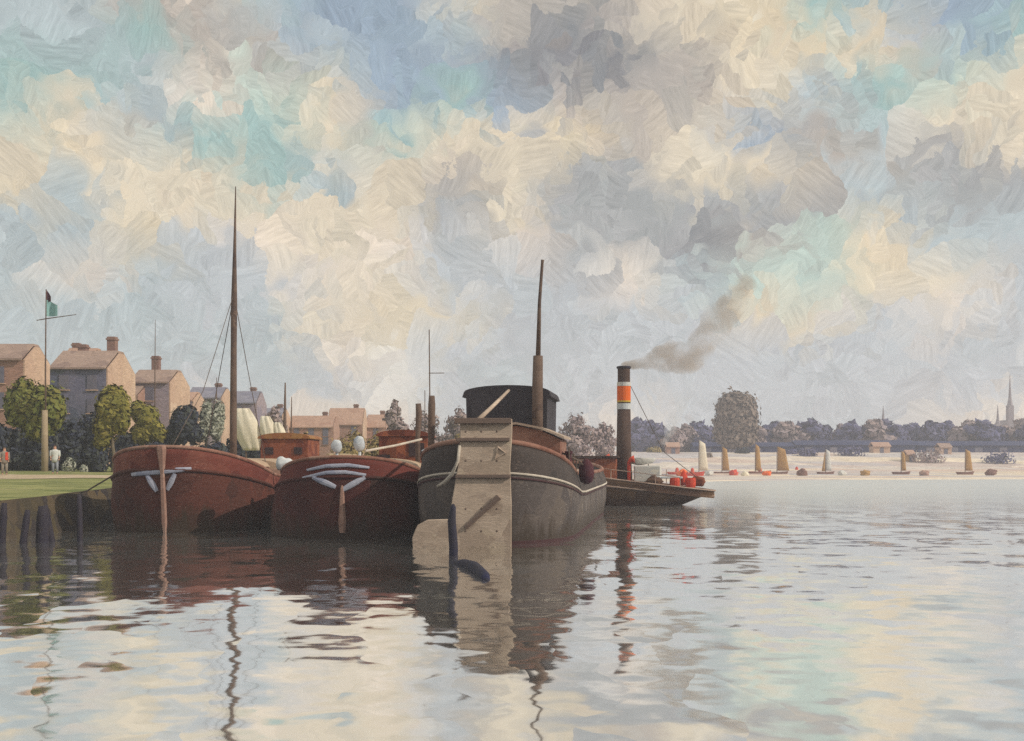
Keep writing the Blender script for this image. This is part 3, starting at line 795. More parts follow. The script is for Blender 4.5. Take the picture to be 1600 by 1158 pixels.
lb = MB().lathe([(.05, 0), (.32, .12), (.4, .34), (.38, .42)], (0, 0, 0), 14, .9, 2.4).build('lifeboat', 'white', tg, True, (.75, 2.4, 2.25))
for yy in (1.9, 3.0): MB().tube([(.75, yy, 1.3), (.75, yy, 2.3)], .04, 6).build('davit', 'funnel', tg)
for xx, yy, hh in ((.5, 4.2, 1.1), (-.6, 4.3, 1.3), (-.9, 2.9, 1.2)):
    MB().tube([(xx, yy, 1.2), (xx, yy, 1.2 + hh), (xx + .02, yy - .12, 1.35 + hh), (xx + .02, yy - .3, 1.38 + hh)], [.09, .1, .16, .24], 10).build('ventilator', 'scarlet' if xx < 0 else 'tug_rail', tg, True)
for k_ in range(7):
    p_ = T.pt(1.2 + k_ * .9, 1.0, 1, -.05); q_ = T.pt(1.2 + k_ * .9, 1.0, -1, -.05)
    MB().tube([p_, p_ + Vector((0, 0, .55))], .025, 5).build('rail_post', 'tug_rail', tg)
    MB().tube([q_, q_ + Vector((0, 0, .55))], .025, 5).build('rail_post', 'tug_rail', tg)
for sd in (1, -1):
    MB().tube([T.pt(1.2 + k_ * .9, 1.0, sd, -.05, .54) for k_ in range(7)], .02, 5).build('hand_rail', 'tug_rail', tg)
for xx, yy in ((.9, 1.6), (-1.1, 1.5), (.2, -.9)):
    MB().blob((xx, yy, 1.35), (.4, .45, .28), xx + 3, 3, .5, 2).build('rope_heap', ['tug_hull', 'deck', 'rust'][int(xx + 2) % 3], tg, True)
MB().tube([(0, 3.3, fz(580)), (.2, 1.0, 3.0), (0, -1.2, 1.3)], .02, 5).build('stay', 'rope', tg)
for k_ in range(4):
    p_ = T.pt(2.0 + k_ * 1.7, .62, 1, .1); MB().lathe([(.1, -.28), (.22, -.2), (.24, .1), (.1, .28)], tuple(p_), 10).build('tyre_fender', 'dark_post', tg, True)

# ------------------------------------------------------------------ smoke
def smoke_mat(name, col, dens, nscale, src=None):
    m = bpy.data.materials.new(name); m.use_nodes = True
    t = NT(m.node_tree); t.n.clear()
    co = t.new('ShaderNodeTexCoord').outputs['Object']
    n = t.noise(co, nscale, 3.0, 0.6).outputs[0]
    d = t.m('MULTIPLY', t.m('MULTIPLY_ADD', n, 4.6, -1.75, clamp=True), dens)
    if src:
        far_ = t.v('LENGTH', t.v('SUBTRACT', co, src))
        d = t.m('ADD', t.m('MULTIPLY', d, 1.0), t.m('MULTIPLY', t.m('EXPONENT', t.m('MULTIPLY', far_, -0.9)), 3.2))
        d = t.m('MULTIPLY', d, t.m('MULTIPLY_ADD', n, 2.4, -0.35, clamp=True))
    pv_ = t.new('ShaderNodeVolumePrincipled')
    pv_.inputs['Color'].default_value = col; t.put(pv_.inputs['Density'], d); pv_.inputs['Anisotropy'].default_value = 0.2
    o = t.new('ShaderNodeOutputMaterial'); t.l.new(pv_.outputs[0], o.inputs['Volume'])
    return m


M['smoke'] = smoke_mat('smoke', lin(212, 196, 180), 0.62, 0.7, tuple(at(980, 571, 63.5)))
M['steam'] = smoke_mat('steam', lin(240, 244, 250), 0.5, 0.6)
def plume(name, pts, D, mat, label):
    mb = MB(); rs = random.Random(3)
    for (a, b) in zip(pts, pts[1:]):
        n = 4
        for k in range(n):
            f_ = k / n
            px_ = a[0] + (b[0] - a[0]) * f_; py_ = a[1] + (b[1] - a[1]) * f_; r_ = (a[2] + (b[2] - a[2]) * f_) * D / F
            c = at(px_, py_, D + rs.uniform(-.3, .3) * r_)
            mb.blob(c, (r_ * rs.uniform(.85, 1.2), r_, r_ * rs.uniform(.8, 1.15)), rs.random() * 9, 2, .5, 1.6)
    o = mb.build(name, mat, None, True)
    md = o.modifiers.new('remesh', 'REMESH'); md.mode = 'VOXEL'; md.voxel_size = max(.12, D / 500)
    return tag(o, label, 'smoke', kind='stuff')
plume('smoke', [(974, 571, 6), (984, 570, 7), (1000, 568, 9), (1022, 563, 14), (1040, 556, 19), (1058, 558, 24), (1078, 566, 20), (1092, 552, 22), (1104, 528, 24), (1118, 504, 25), (1138, 486, 25), (1154, 462, 22), (1166, 440, 14)], 63.5, 'smoke', 'brown grey smoke rising to the right from the tug funnel')
plume('steam', [(1038, 692, 6), (1048, 670, 10), (1056, 650, 10), (1064, 634, 8), (1078, 622, 5)], 150, 'steam', 'thin white steam plume rising from the far shore')


# ------------------------------------------------------------------ trees
def leaves(mb, lobes, n, size, rs, up=0.0):
    """many small leaf-clump faces scattered through the lobes"""
    tot = sum(l[1][0] * l[1][1] * l[1][2] for l in lobes)
    for (c, r) in lobes:
        k = max(8, int(n * (r[0] * r[1] * r[2]) / tot))
        for _ in range(k):
            d = Vector((rs.gauss(0, 1), rs.gauss(0, 1), rs.gauss(0, 1))).normalized()
            rad = rs.random() ** 0.42
            if rs.random() < 0.12: rad *= 1.18
            p = Vector((c[0] + d.x * r[0] * rad, c[1] + d.y * r[1] * rad, c[2] + d.z * r[2] * rad))
            nn = (d + Vector((rs.gauss(0, .3), rs.gauss(0, .3), rs.gauss(0, .3)))).normalized()
            a = nn.orthogonal().normalized(); a.rotate(Matrix.Rotation(rs.uniform(0, 6.28), 3, nn)); b = nn.cross(a)
            s = size * rs.uniform(.55, 1.25)
            q = [p + a * s, p + b * s * .55 + a * s * .2, p - a * s * .8 + nn * s * .2, p - b * s * .55]
            mb.b.faces.new([mb.b.verts.new(z) for z in q])


def tree(name, label, cat, x, y, z0, H, W, mat, trunk=0.3, lobes=None, n=1500, size=.22, seed=1, group=None, rtrunk=None, depth=None):
    rs = random.Random(seed)
    root = thing(name, label, cat, (x, y, z0), 0, group)
    zc = H * trunk
    if lobes is None:
        lobes = []
        ch = H - zc
        for k in range(9):
            f_ = (k + .5) / 9
            prof_ = math.sin(math.pi * min(1, .18 + f_ * .78)) ** .7
            for q in range(2):
                a = rs.uniform(0, 6.28); rr = W * .5 * prof_
                lobes.append(((math.cos(a) * rr * .5, math.sin(a) * rr * .5 * (depth or 1), zc + ch * f_), (rr * .62, rr * .62 * (depth or 1), ch * .15)))
    mb = MB(); leaves(mb, lobes, n, size, rs)
    me_o = mb.build('crown', mat, root)
    rt = rtrunk or max(.06, H * .022)
    mb = MB(); mb.tube([(0, 0, -.3), (0.02 * H, 0, zc * .6), (0, 0, zc), (-.01 * H, 0, zc + (H - zc) * .5), (0, 0, zc + (H - zc) * .8)], [rt * 1.25, rt, rt * .85, rt * .5, rt * .15], 7)
    for k in range(4):
        a = k * 1.6 + rs.random(); h0 = zc + (H - zc) * (.05 + .12 * k)
        mb.tube([(0, 0, h0), (math.cos(a) * W * .16, math.sin(a) * W * .16, h0 + H * .08), (math.cos(a) * W * .3, math.sin(a) * W * .3, h0 + H * .17)], [rt * .5, rt * .3, rt * .1], 5)
    mb.build('trunk', 'bark', root, True)
    return root


def lobes_px(D, z0, x0, items):
    """crown lobes measured off the picture: (px, py, rx px, ry px)"""
    out = []
    for (px_, py_, rx, ry) in items:
        k = D / F
        out.append((((px_ - CX) * k - x0, 0.0, Z(py_, D) - z0), (rx * k, rx * k * .8, ry * k)))
    return out


D = 68.0; zb = gz(-25, D)
xx = X(70, D)
tree('round_tree', 'broad olive tree behind the flagpole, foremost on the lawn', 'tree', xx, D, zb, Z(588, D) - zb, 4.0, 'leaf_green', .35,
     lobes_px(D, zb, xx, [(28, 632, 22, 34), (40, 612, 20, 22), (46, 640, 26, 34), (72, 640, 30, 40), (88, 634, 14, 26), (58, 668, 24, 22), (30, 652, 20, 18)]), 4200, .26, 11)
xx = X(176, D)
tree('round_tree', 'olive round crowned tree with a pale trunk, left of the red brown barge', 'tree', xx, D, zb, Z(603, D) - zb, 2.4, 'leaf_olive', .3,
     lobes_px(D, zb, xx, [(172, 640, 22, 34), (182, 630, 20, 26), (188, 655, 16, 26), (164, 668, 18, 24), (176, 615, 14, 14), (160, 690, 14, 12)]), 3400, .26, 12)
D = 74.0; zb = gz(-25, D); xx = X(232, D)
tree('leaning_tree', 'olive and navy tree leaning right in front of the mauve house', 'tree', xx, D, zb, Z(626, D) - zb, 2.4, 'leaf_olive', .25,
     lobes_px(D, zb, xx, [(216, 642, 14, 16), (230, 656, 18, 24), (244, 676, 14, 18), (222, 680, 18, 18)]), 2500, .26, 13)
D = 78.0; zb = gz(-25, D); xx = X(288, D)
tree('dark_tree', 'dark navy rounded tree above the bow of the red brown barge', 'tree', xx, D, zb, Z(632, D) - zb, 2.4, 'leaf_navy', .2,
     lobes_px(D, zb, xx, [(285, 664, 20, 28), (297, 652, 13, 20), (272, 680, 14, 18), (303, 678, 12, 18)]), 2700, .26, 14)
D = 80.0; zb = gz(-25, D)
for k, (px_, top, lab) in enumerate(((322, 622, 'pale grey green poplar just left of the tall barge mast'), (341, 628, 'shorter pale poplar just behind the tall barge mast'))):
    xx = X(px_, D)
    tree('poplar', lab, 'tree', xx, D, zb, Z(top, D) - zb, 1.2, 'leaf_pale', .15, lobes_px(D, zb, xx, [(px_, 655, 10, 28), (px_ + 3, 640, 7, 16), (px_ - 3, 672, 9, 20)]), 1200, .2, 20 + k)

# undergrowth on the lawn edge; navy leaves stand in for tree shade
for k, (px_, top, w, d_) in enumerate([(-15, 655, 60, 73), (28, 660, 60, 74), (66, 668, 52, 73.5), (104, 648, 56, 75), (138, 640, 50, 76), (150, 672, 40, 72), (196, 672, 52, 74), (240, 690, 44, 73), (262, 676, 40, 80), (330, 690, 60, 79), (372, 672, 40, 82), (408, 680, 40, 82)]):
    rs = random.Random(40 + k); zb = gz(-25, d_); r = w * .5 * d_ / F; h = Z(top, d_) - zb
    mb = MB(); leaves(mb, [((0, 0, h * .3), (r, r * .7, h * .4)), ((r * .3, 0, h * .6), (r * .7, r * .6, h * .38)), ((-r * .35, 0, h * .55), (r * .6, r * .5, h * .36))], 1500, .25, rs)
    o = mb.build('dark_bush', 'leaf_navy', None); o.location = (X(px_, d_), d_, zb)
    tag(o, 'undergrowth bush with navy shade in its leaf colour, behind the lawn trees', 'bush', 'dark bushes behind the lawn')
for k, (px_, top, w, d_, lab) in enumerate([(108, 716, 22, 66, 'larger pale grey green shrub at the back of the lawn'), (131, 726, 13, 66, 'smaller pale shrub right of the larger one on the lawn')]):
    rs = random.Random(60 + k); zb = gz(-25, d_); r = w * .5 * d_ / F; h = Z(top, d_) - zb
    mb = MB(); leaves(mb, [((0, 0, h * .4), (r, r, h * .5)), ((0, 0, h * .75), (r * .6, r * .6, h * .3))], 260, .12, rs)
    o = mb.build('pale_shrub', 'leaf_pale', None); o.location = (X(px_, d_), d_, zb); tag(o, lab, 'shrub')

# ochre bushes, mauve trees behind the red cabins
for k, (px_, top, w, d_, mt, nm, lab, cat) in enumerate([
    (545, 655, 60, 88, 'leaf_ochre', 'ochre_bush', 'wide ochre bush behind the two pale ventilators', 'bush'),
    (585, 660, 50, 90, 'leaf_ochre', 'ochre_bush', 'ochre bush left of the rusty cabin of the maroon barge', 'bush'),
    (474, 660, 28, 86, 'leaf_ochre', 'ochre_bush', 'small ochre bush above the rusty cabin of the red brown barge', 'bush'),
    (715, 664, 26, 86, 'leaf_ochre', 'ochre_bush', 'small round ochre bush left of the dark wheelhouse', 'bush'),
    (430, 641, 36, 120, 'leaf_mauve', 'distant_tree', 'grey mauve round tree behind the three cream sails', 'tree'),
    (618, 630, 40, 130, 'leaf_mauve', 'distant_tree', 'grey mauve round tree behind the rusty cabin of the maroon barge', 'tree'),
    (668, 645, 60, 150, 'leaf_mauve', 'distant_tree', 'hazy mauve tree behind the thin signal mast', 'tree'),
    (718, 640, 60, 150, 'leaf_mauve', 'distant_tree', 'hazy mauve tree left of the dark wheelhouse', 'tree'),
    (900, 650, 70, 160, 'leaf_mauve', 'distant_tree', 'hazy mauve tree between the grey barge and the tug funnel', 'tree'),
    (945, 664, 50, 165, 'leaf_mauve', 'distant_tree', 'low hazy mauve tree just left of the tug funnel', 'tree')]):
    zb = 2.6 if d_ < 140 else 3.0
    x_ = X(px_, d_); W = w * d_ / F; H = Z(top, d_) - zb
    rs = random.Random(90 + k)
    if cat == 'bush':
        mb = MB(); r = W / 2; leaves(mb, [((0, 0, H * .4), (r, r * .7, H * .5)), ((r * .3, 0, H * .7), (r * .55, r * .5, H * .3))], 700, .2, rs)
        o = mb.build(nm, mt, None); o.location = (x_, d_, zb - .8); tag(o, lab, cat)
    else:
        tree(nm, lab, cat, x_, d_, zb - 1, H + 1, W, mt, .15, None, 2000, .36, 90 + k)


# ------------------------------------------------------------------ houses
def house(name, label, x0, x1, y0, dep, zb, eave, ridge, wall, gable, roof, chim=(), win=True):
    root = thing(name, label, 'house', ((x0 + x1) / 2, y0, zb), 0)
    w = x1 - x0; h = eave - zb; rr = ridge - zb
    mb = MB()
    mb.box((0, dep / 2, h / 2), (w, dep, h))
    mb.build('wall', wall, root)
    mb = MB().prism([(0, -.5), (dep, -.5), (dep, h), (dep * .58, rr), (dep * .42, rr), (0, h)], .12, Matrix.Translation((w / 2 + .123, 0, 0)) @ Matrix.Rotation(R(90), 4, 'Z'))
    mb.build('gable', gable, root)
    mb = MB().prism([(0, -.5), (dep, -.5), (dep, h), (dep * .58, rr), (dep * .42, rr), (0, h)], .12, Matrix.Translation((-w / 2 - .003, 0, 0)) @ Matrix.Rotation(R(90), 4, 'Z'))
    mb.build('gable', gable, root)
    ro = .3
    mb = MB().prism([(-ro, h - ro * .25), (dep * .4, rr + .05), (dep * .6, rr + .05), (dep + ro, h - ro * .25), (dep + ro, h + .16 - ro * .25), (dep * .6, rr + .22), (dep * .4, rr + .22), (-ro, h + .16 - ro * .25)], w - .006, Matrix.Translation((w / 2 - .003, 0, 0)) @ Matrix.Rotation(R(90), 4, 'Z'))
    rf = mb.build('roof', roof, root)
    for (cx_, ch_) in chim:
        MB().box((cx_, dep * .5, (rr + ch_) / 2), (.75, .75, ch_ - rr + .5), bev=.03).box((cx_, dep * .5, ch_ + .02), (.9, .9, .14)).build('chimney', 'brick_chimney', rf)
    if win:
        n = max(1, int(w / 2.2))
        for k in range(n):
            for zz in (h * .62, h * .86):
                f_ = MB().box((-w / 2 + w * (k + .5) / n, -.03, zz), (.85, .09, 1.25), bev=.01).build('window', 'window_glass', root)
                MB().box((-w / 2 + w * (k + .5) / n, -.06, zz - .68), (1.05, .16, .08)).build('sill', gable, f_)
    return root


D = 84.0
house('brick_house', 'salmon house with brown roof at the left edge of the picture', X(-40, D), X(36, D), D, 4.6, 2.0, Z(562, D), Z(542, D + 2), 'salmon', 'peach', 'roof_brown')
D = 95.0
house('tall_house', 'blue shaded house with two chimneys and a sunlit peach gable', X(78, D), X(166, D), D, 7.0, 2.0, Z(576, D), Z(553, D + 3.5), 'blue_shade_wall', 'peach', 'roof_brown', [(-.9, Z(542, 98) - 2.0), (1.7, Z(530, 98) - 2.0)])
D = 108.0
house('mauve_house', 'mauve house with a single dark chimney behind the leaning tree', X(203, D), X(264, D), D, 6.6, 2.1, Z(598, D), Z(582, D + 3.3), 'mauve_wall', 'peach', 'roof_brown', [(-.4, Z(560, 111) - 2.1)])  # mauve front carries its shade in the colour, beside the lit peach gable
for k, (p0, p1, d_, ev, rg, w_, g_, r_, lab) in enumerate([
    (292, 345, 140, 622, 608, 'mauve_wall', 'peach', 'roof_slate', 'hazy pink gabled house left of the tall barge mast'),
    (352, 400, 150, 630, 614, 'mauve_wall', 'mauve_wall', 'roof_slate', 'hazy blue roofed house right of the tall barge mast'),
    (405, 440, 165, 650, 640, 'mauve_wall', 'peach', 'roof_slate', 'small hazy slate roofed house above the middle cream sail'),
    (452, 520, 170, 668, 652, 'salmon', 'salmon', 'roof_orange', 'long low house with an orange tiled roof in the haze'),
    (512, 566, 180, 664, 640, 'salmon', 'peach', 'roof_orange', 'hazy orange roofed house right of the long low one'),
    (572, 602, 185, 668, 650, 'salmon', 'salmon', 'roof_orange', 'small orange house left of the round mauve tree')]):
    house('distant_house', lab, X(p0, d_), X(p1, d_), d_, 6.0, 2.3, Z(ev, d_), Z(rg, d_ + 3), w_, g_, r_, [((X(p1, d_) - X(p0, d_)) * .25, Z(rg - 6, d_ + 3) - 2.3)], True)


for k, (p0, p1, d_, ev, rg, w_, g_, r_, lab) in enumerate([
    (46, 74, 100, 596, 586, 'peach', 'peach', 'roof_brown', 'low peach annex between the salmon house and the blue shaded house'),
    (176, 214, 106, 618, 606, 'peach', 'salmon', 'roof_brown', 'low peach annex right of the blue shaded house gable'),
    (262, 300, 120, 626, 616, 'mauve_wall', 'peach', 'roof_orange', 'low annex right of the mauve house'),
    (96, 140, 112, 566, 548, 'salmon', 'peach', 'roof_orange', 'back house whose ridge shows just over the blue shaded house')]):
    house('house_annex' if k < 3 else 'back_house', lab, X(p0, d_), X(p1, d_), d_, 5.0, 2.2, Z(ev, d_), Z(rg, d_ + 2.5), w_, g_, r_, [((X(p1, d_) - X(p0, d_)) * -.3, Z(rg - 8, d_ + 2.5) - 2.2)], True)

# ------------------------------------------------------------------ poles, flags, sails on the bank
D = 66.5
zb = gz(X(70, D), D); fx = X(70, D)
fl = thing('flagpole', 'pale timber flagpole with thin topmast and yard on the lawn', 'flagpole', (fx, D, zb))
h1 = Z(641, D) - zb; h2 = Z(452, D) - zb
MB().tube([(0, 0, -.4), (0, 0, h1 * .5), (0, 0, h1)], [.20, .19, .17], 10).build('lower_post', 'timber', fl, True)
MB().tube([(.05, 0, h1 - .5), (.04, 0, h1 + 2.5), (.08, 0, h2)], [.06, .05, .03], 8).build('topmast', 'mast', fl, True)
zy = Z(498, D) - zb
MB().tube([(-.5, 0, zy - .1), (.1, 0, zy), (1.9, 0, zy + .25)], [.025, .035, .02], 6).build('yard', 'mast', fl)
MB().slab([[(.1 + .7 * a, .10 * math.sin(a * 5), zy + .15 + (1.0 - .35 * a) * b) for a in frange(0, 1, 7)] for b in frange(0, 1, 4)], (0, .02, 0)).build('flag', 'teal_cloth', fl)
MB().slab([[(.1 + .28 * a, .06 * math.sin(a * 4), h2 - .75 + (.7 - .4 * a) * b) for a in frange(0, 1, 5)] for b in frange(0, 1, 4)], (0, .02, 0)).build('pennant', 'maroon_cloth', fl)

for (px_, top, base, d_, r, lab) in [(242, 500, 690, 82, .045, 'thin faint pole rising above the mauve house'), (445, 598, 700, 72, .11, 'dark tapered pole standing right of the three cream sails'), (455, 620, 695, 74, .06, 'thinner pole close behind the dark tapered pole'), (338, 590, 690, 84, .06, 'short slim pole just left of the tall barge mast')]:
    zb = gz(X(px_, d_), d_)
    o = MB().tube([(0, 0, -.3), (0, 0, (Z(top, d_) - zb) * .55), (.03, 0, Z(top, d_) - zb)], [r * 1.1, r, r * .4], 8).build('pole', 'mast', None, True)
    o.location = (X(px_, d_), d_, zb); tag(o, lab, 'pole')
d_ = 74; zb = gz(X(671, d_), d_)
sm = thing('signal_mast', 'thin dark signal mast with a short yard behind the maroon barge', 'mast', (X(672, d_), d_, zb))
MB().tube([(0, 0, -.3), (0, 0, 3.0), (-.06, 0, Z(515, d_) - zb)], [.07, .05, .035], 8).build('mast', 'mast', sm, True)
MB().tube([(-.1, .05, Z(583, d_) - zb), (.95, .05, Z(584, d_) - zb + .05)], .03, 6).build('yard', 'mast', sm)
MB().tube([(-.35, 0, -.2), (-.35, 0, Z(610, d_) - zb)], .025, 6).build('side_pole', 'mast', sm)
MB().lathe([(.34, 0), (.36, .5), (.2, 1.1), (.1, 1.6)], (-.05, 0, -.1), 10, 1.3, 1).build('foot', 'leaf_ochre', sm)

def hung_sail(name, label, px_, top, bot, w, d_, lean):
    zb = gz(X(px_, d_), d_)
    root = thing(name, label, 'sail', (X(px_, d_), d_, zb), 0)
    z1 = Z(top, d_) - zb; z0 = Z(bot, d_) - zb; hw = w * .5 * d_ / F
    rows = []
    for b in frange(0, 1, 12):
        wd = hw * (0.28 + 0.72 * math.sin(math.pi * min(1, .12 + b * .80)) ** .8)
        rows.append([(lean * (b - .5) + wd * a, -.25 * (1 - a * a) * math.sin(math.pi * b) + .05 * math.sin(a * 7 + b * 3), z0 + (z1 - z0) * b) for a in frange(-1, 1, 9)])
    MB().slab(rows, (0, .03, 0)).build('canvas', 'sail_cream', root, True)
    MB().tube([(0, .1, -.3), (lean * .3, .1, z1 * .6), (lean * .5, .1, z1 + .1)], [.06, .05, .03], 7).build('pole', 'mast', root, True)
hung_sail('drying_sail', 'largest of three cream sails hung to dry beside the tall mast', 386, 638, 704, 40, 67.5, -.55)
hung_sail('drying_sail', 'middle cream sail between the largest and the smallest', 420, 650, 704, 27, 67.5, -.45)
hung_sail('drying_sail', 'smallest cream sail beside the rusty cabin', 438, 660, 700, 19, 67.5, -.35)

# mooring posts at the foot of the bank
for (px_, top, r, d_, tl, lab) in [(3, 786, .11, 33.4, .05, 'dark mooring post cut by the left edge of the picture'), (36, 797, .11, 33.3, .10, 'short dark mooring post, second from the left edge'), (66, 791, .2, 33.6, .02, 'thick navy mooring post, stoutest along the grassy bank'), (80, 790, .12, 33.8, -.14, 'leaning post pressed against the stoutest mooring post'), (125, 772, .09, 34.0, -.02, 'tallest brown mooring post near the red brown barge')]:
    zt_ = Z(top, d_)
    o = MB().tube([(-tl, 0, -.7), (0, 0, 0), (tl, 0, zt_ * .7), (tl * 1.4, 0, zt_)], [r, r, r * .95, r * .7], 9).build('mooring_post', 'dark_post', None, True)
    o.location = (X(px_, d_), d_, 0); tag(o, lab, 'post')
    bm_ = None

# ------------------------------------------------------------------ people on the lawn
def person(label, x, y, z, H, top, legs, rz, scarf=None):
    root = thing('person', label, 'person', (x, y, z), rz)
    k = H / 1.75
    vs = [((0, 0, .95), .13), ((0, 0, 1.15), .14), ((0, 0, 1.38), .15), ((0, 0, 1.5), .06), ((0, -.02, 1.63), .10), ((0, -.01, 1.74), .06)]
    ed = [(0, 1), (1, 2), (2, 3), (3, 4), (4, 5)]
    for s in (-1, 1):
        i = len(vs)
        vs += [((s * .09, 0, .86), .095), ((s * .11, -.02 * s, .48), .065), ((s * .12, .03, .09), .045), ((s * .12, -.12, .04), .04)]
        ed += [(0, i), (i, i + 1), (i + 1, i + 2), (i + 2, i + 3)]
        i = len(vs)
        vs += [((s * .2, 0, 1.42), .06), ((s * .25, .02, 1.13), .045), ((s * .23, -.12, .9), .035), ((s * .22, -.16, .82), .03)]
        ed += [(2, i), (i, i + 1), (i + 1, i + 2), (i + 2, i + 3)]
    me = bpy.data.meshes.new('body'); me.from_pydata([(a[0] * k, a[1] * k, a[2] * k) for a, _ in vs], ed, [])
    o = bpy.data.objects.new('body', me); COL.objects.link(o); o.parent = root
    md = o.modifiers.new('skin', 'SKIN'); sk = me.skin_vertices[0].data
    for q, (_, r) in zip(sk, vs): q.radius = (r * k, r * k)
    sk[0].use_root = True
    o.modifiers.new('sub', 'SUBSURF').levels = 1
    me.materials.append(M['skin'])
    MB().lathe([(.19, .72), (.2, .95), (.18, 1.12), (.23, 1.35), (.2, 1.46), (.09, 1.51)], (0, 0, 0), 16, k, k * .75).build('coat', top, root, True).scale = (1, 1, k)
    for s in (-1, 1):
        MB().tube([(s * .21 * k, 0, 1.44 * k), (s * .26 * k, .02 * k, 1.13 * k), (s * .235 * k, -.11 * k, .92 * k)], [.085 * k, .07 * k, .06 * k], 9).build('sleeve', top, root, True)
        MB().tube([(s * .09 * k, 0, .9 * k), (s * .11 * k, -.02 * s * k, .48 * k), (s * .12 * k, .03 * k, .1 * k)], [.115 * k, .085 * k, .07 * k], 9).build('trouser_leg', legs, root, True)
    MB().blob((0, .02 * k, 1.70 * k), (.105 * k, .115 * k, .09 * k), 1, 2, .1).build('hair', 'hair', root, True)
    if scarf:
        MB().slab([[(.04 * k + .16 * k * a, -.17 * k, (.95 + .5 * b) * k) for a in frange(0, 1, 4)] for b in frange(0, 1, 5)], (0, .03, 0)).build('scarf', scarf, root)
d_ = 62.0
person('person in a white shirt standing beside the flagpole', X(86, d_), d_, gz(X(86, d_), d_), 1.62, 'shirt_white', 'trousers', .3)
d_ = 60.0
person('person in a grey coat with an orange red scarf at the left edge', X(7, d_), d_, gz(X(7, d_), d_), 1.5, 'coat_grey', 'coat_grey', .5, 'scarlet')

# ------------------------------------------------------------------ far shore: trees, sheds, church spires
def fz_(off):
    for (a, za), (b, zb_) in zip(FAR, FAR[1:]):
        if off <= b: return za + (zb_ - za) * (off - a) / (b - a)
    return 6
# long dark sheds
for k, (p0, p1, d_, top, lab) in enumerate([(1085, 1240, 262, 692, 'long dark blue shed behind the rounded brown tree'), (1244, 1430, 266, 689, 'long dark blue shed in the middle of the far shore'), (1434, 1660, 270, 690, 'long dark blue shed at the right edge of the far shore')]):
    x0, x1 = X(p0, d_), X(p1, d_); zb = 4.0
    root = thing('waterside_shed', lab, 'shed', ((x0 + x1) / 2, d_, zb)); w = x1 - x0; h = Z(top, d_) - zb
    MB().box((0, 3, h * .35), (w, 6, h * .7)).build('wall', 'shed', root)
    MB().prism([(-.4, h * .68), (3, h), (6.4, h * .68), (6.4, h * .72), (3, h * 1.06), (-.4, h * .72)], w + .6, Matrix.Translation((w / 2 + .3, 0, 0)) @ Matrix.Rotation(R(90), 4, 'Z')).build('roof', 'shed', root)
    for q in range(int(w / 6)):
        MB().box((-w / 2 + 3 + q * 6, -.05, h * .3), (1.8, .12, h * .5)).build('door', 'window_glass', root)
proto = []
for k in range(4):
    rs = random.Random(200 + k)
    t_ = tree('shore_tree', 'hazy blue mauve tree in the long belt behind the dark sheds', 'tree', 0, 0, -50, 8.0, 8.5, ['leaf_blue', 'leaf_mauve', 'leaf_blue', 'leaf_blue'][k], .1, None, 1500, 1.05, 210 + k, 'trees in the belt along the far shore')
    proto.append(t_)
rs = random.Random(5)
px_ = 985; first = [True] * 4
while px_ < 1680:
    d_ = rs.uniform(276, 296); k = rs.randrange(4)
    if 1060 > px_: k = rs.choice([1, 3, 0])
    top = 664 + rs.uniform(-7, 7) if px_ > 1190 else 662 + rs.uniform(-6, 12)
    zb = 4.4
    if first[k]:
        t_ = proto[k]; first[k] = False
    else:
        t_ = copy_tree(proto[k])
    s = (Z(top, d_) - zb) / 8.0
    t_.location = (X(px_, d_), d_, zb); t_.scale = (s * rs.uniform(.9, 1.3), s, s); t_.rotation_euler.z = rs.uniform(0, 6.28)
    px_ += rs.uniform(14, 22)
for k in range(4):
    if first[k]:
        for ch in list(proto[k].children): bpy.data.objects.remove(ch)
        bpy.data.objects.remove(proto[k])
d_ = 250; xx = X(1150, d_)
tree('rounded_tree', 'large rounded brown grey tree standing out on the far shore', 'tree', xx, d_, 4.0, Z(611, d_) - 4.0, 11, 'leaf_brown', .12,
     lobes_px(d_, 4.0, xx, [(1150, 655, 34, 44), (1142, 640, 25, 28), (1160, 640, 24, 30), (1166, 668, 22, 28), (1134, 670, 22, 28), (1152, 685, 30, 18)]), 6500, .7, 300)
def spire(px_, top, w, d_, lab):
    zb = 5.0; root = thing('church_spire', lab, 'church', (X(px_, d_), d_, zb)); h = Z(top, d_) - zb; r = w * .5 * d_ / F
    MB().box((0, 0, h * .3), (2 * r, 2 * r, h * .6), bev=.1).build('tower', 'spire', root)
    MB().lathe([(r * 1.05, h * .6 + .004), (r * .6, h * .68), (r * .5, h * .72), (r * .28, h * .85), (.05, h)], (0, 0, 0), 8).build('spire', 'spire', root)
    MB().box((0, 5, h * .14), (2.4 * r, 10, h * .28)).prism([(-1.3 * r, h * .28), (0, h * .42), (1.3 * r, h * .28)], 10, Matrix.Translation((0, .1, .004))).build('nave', 'spire', root)
spire(1380, 634, 9, 330, 'small church spire above the middle shed')
spire(1559, 632, 8, 340, 'squat church spire left of the tall thin one')
spire(1578, 584, 9, 360, 'tall thin church spire near the right edge')

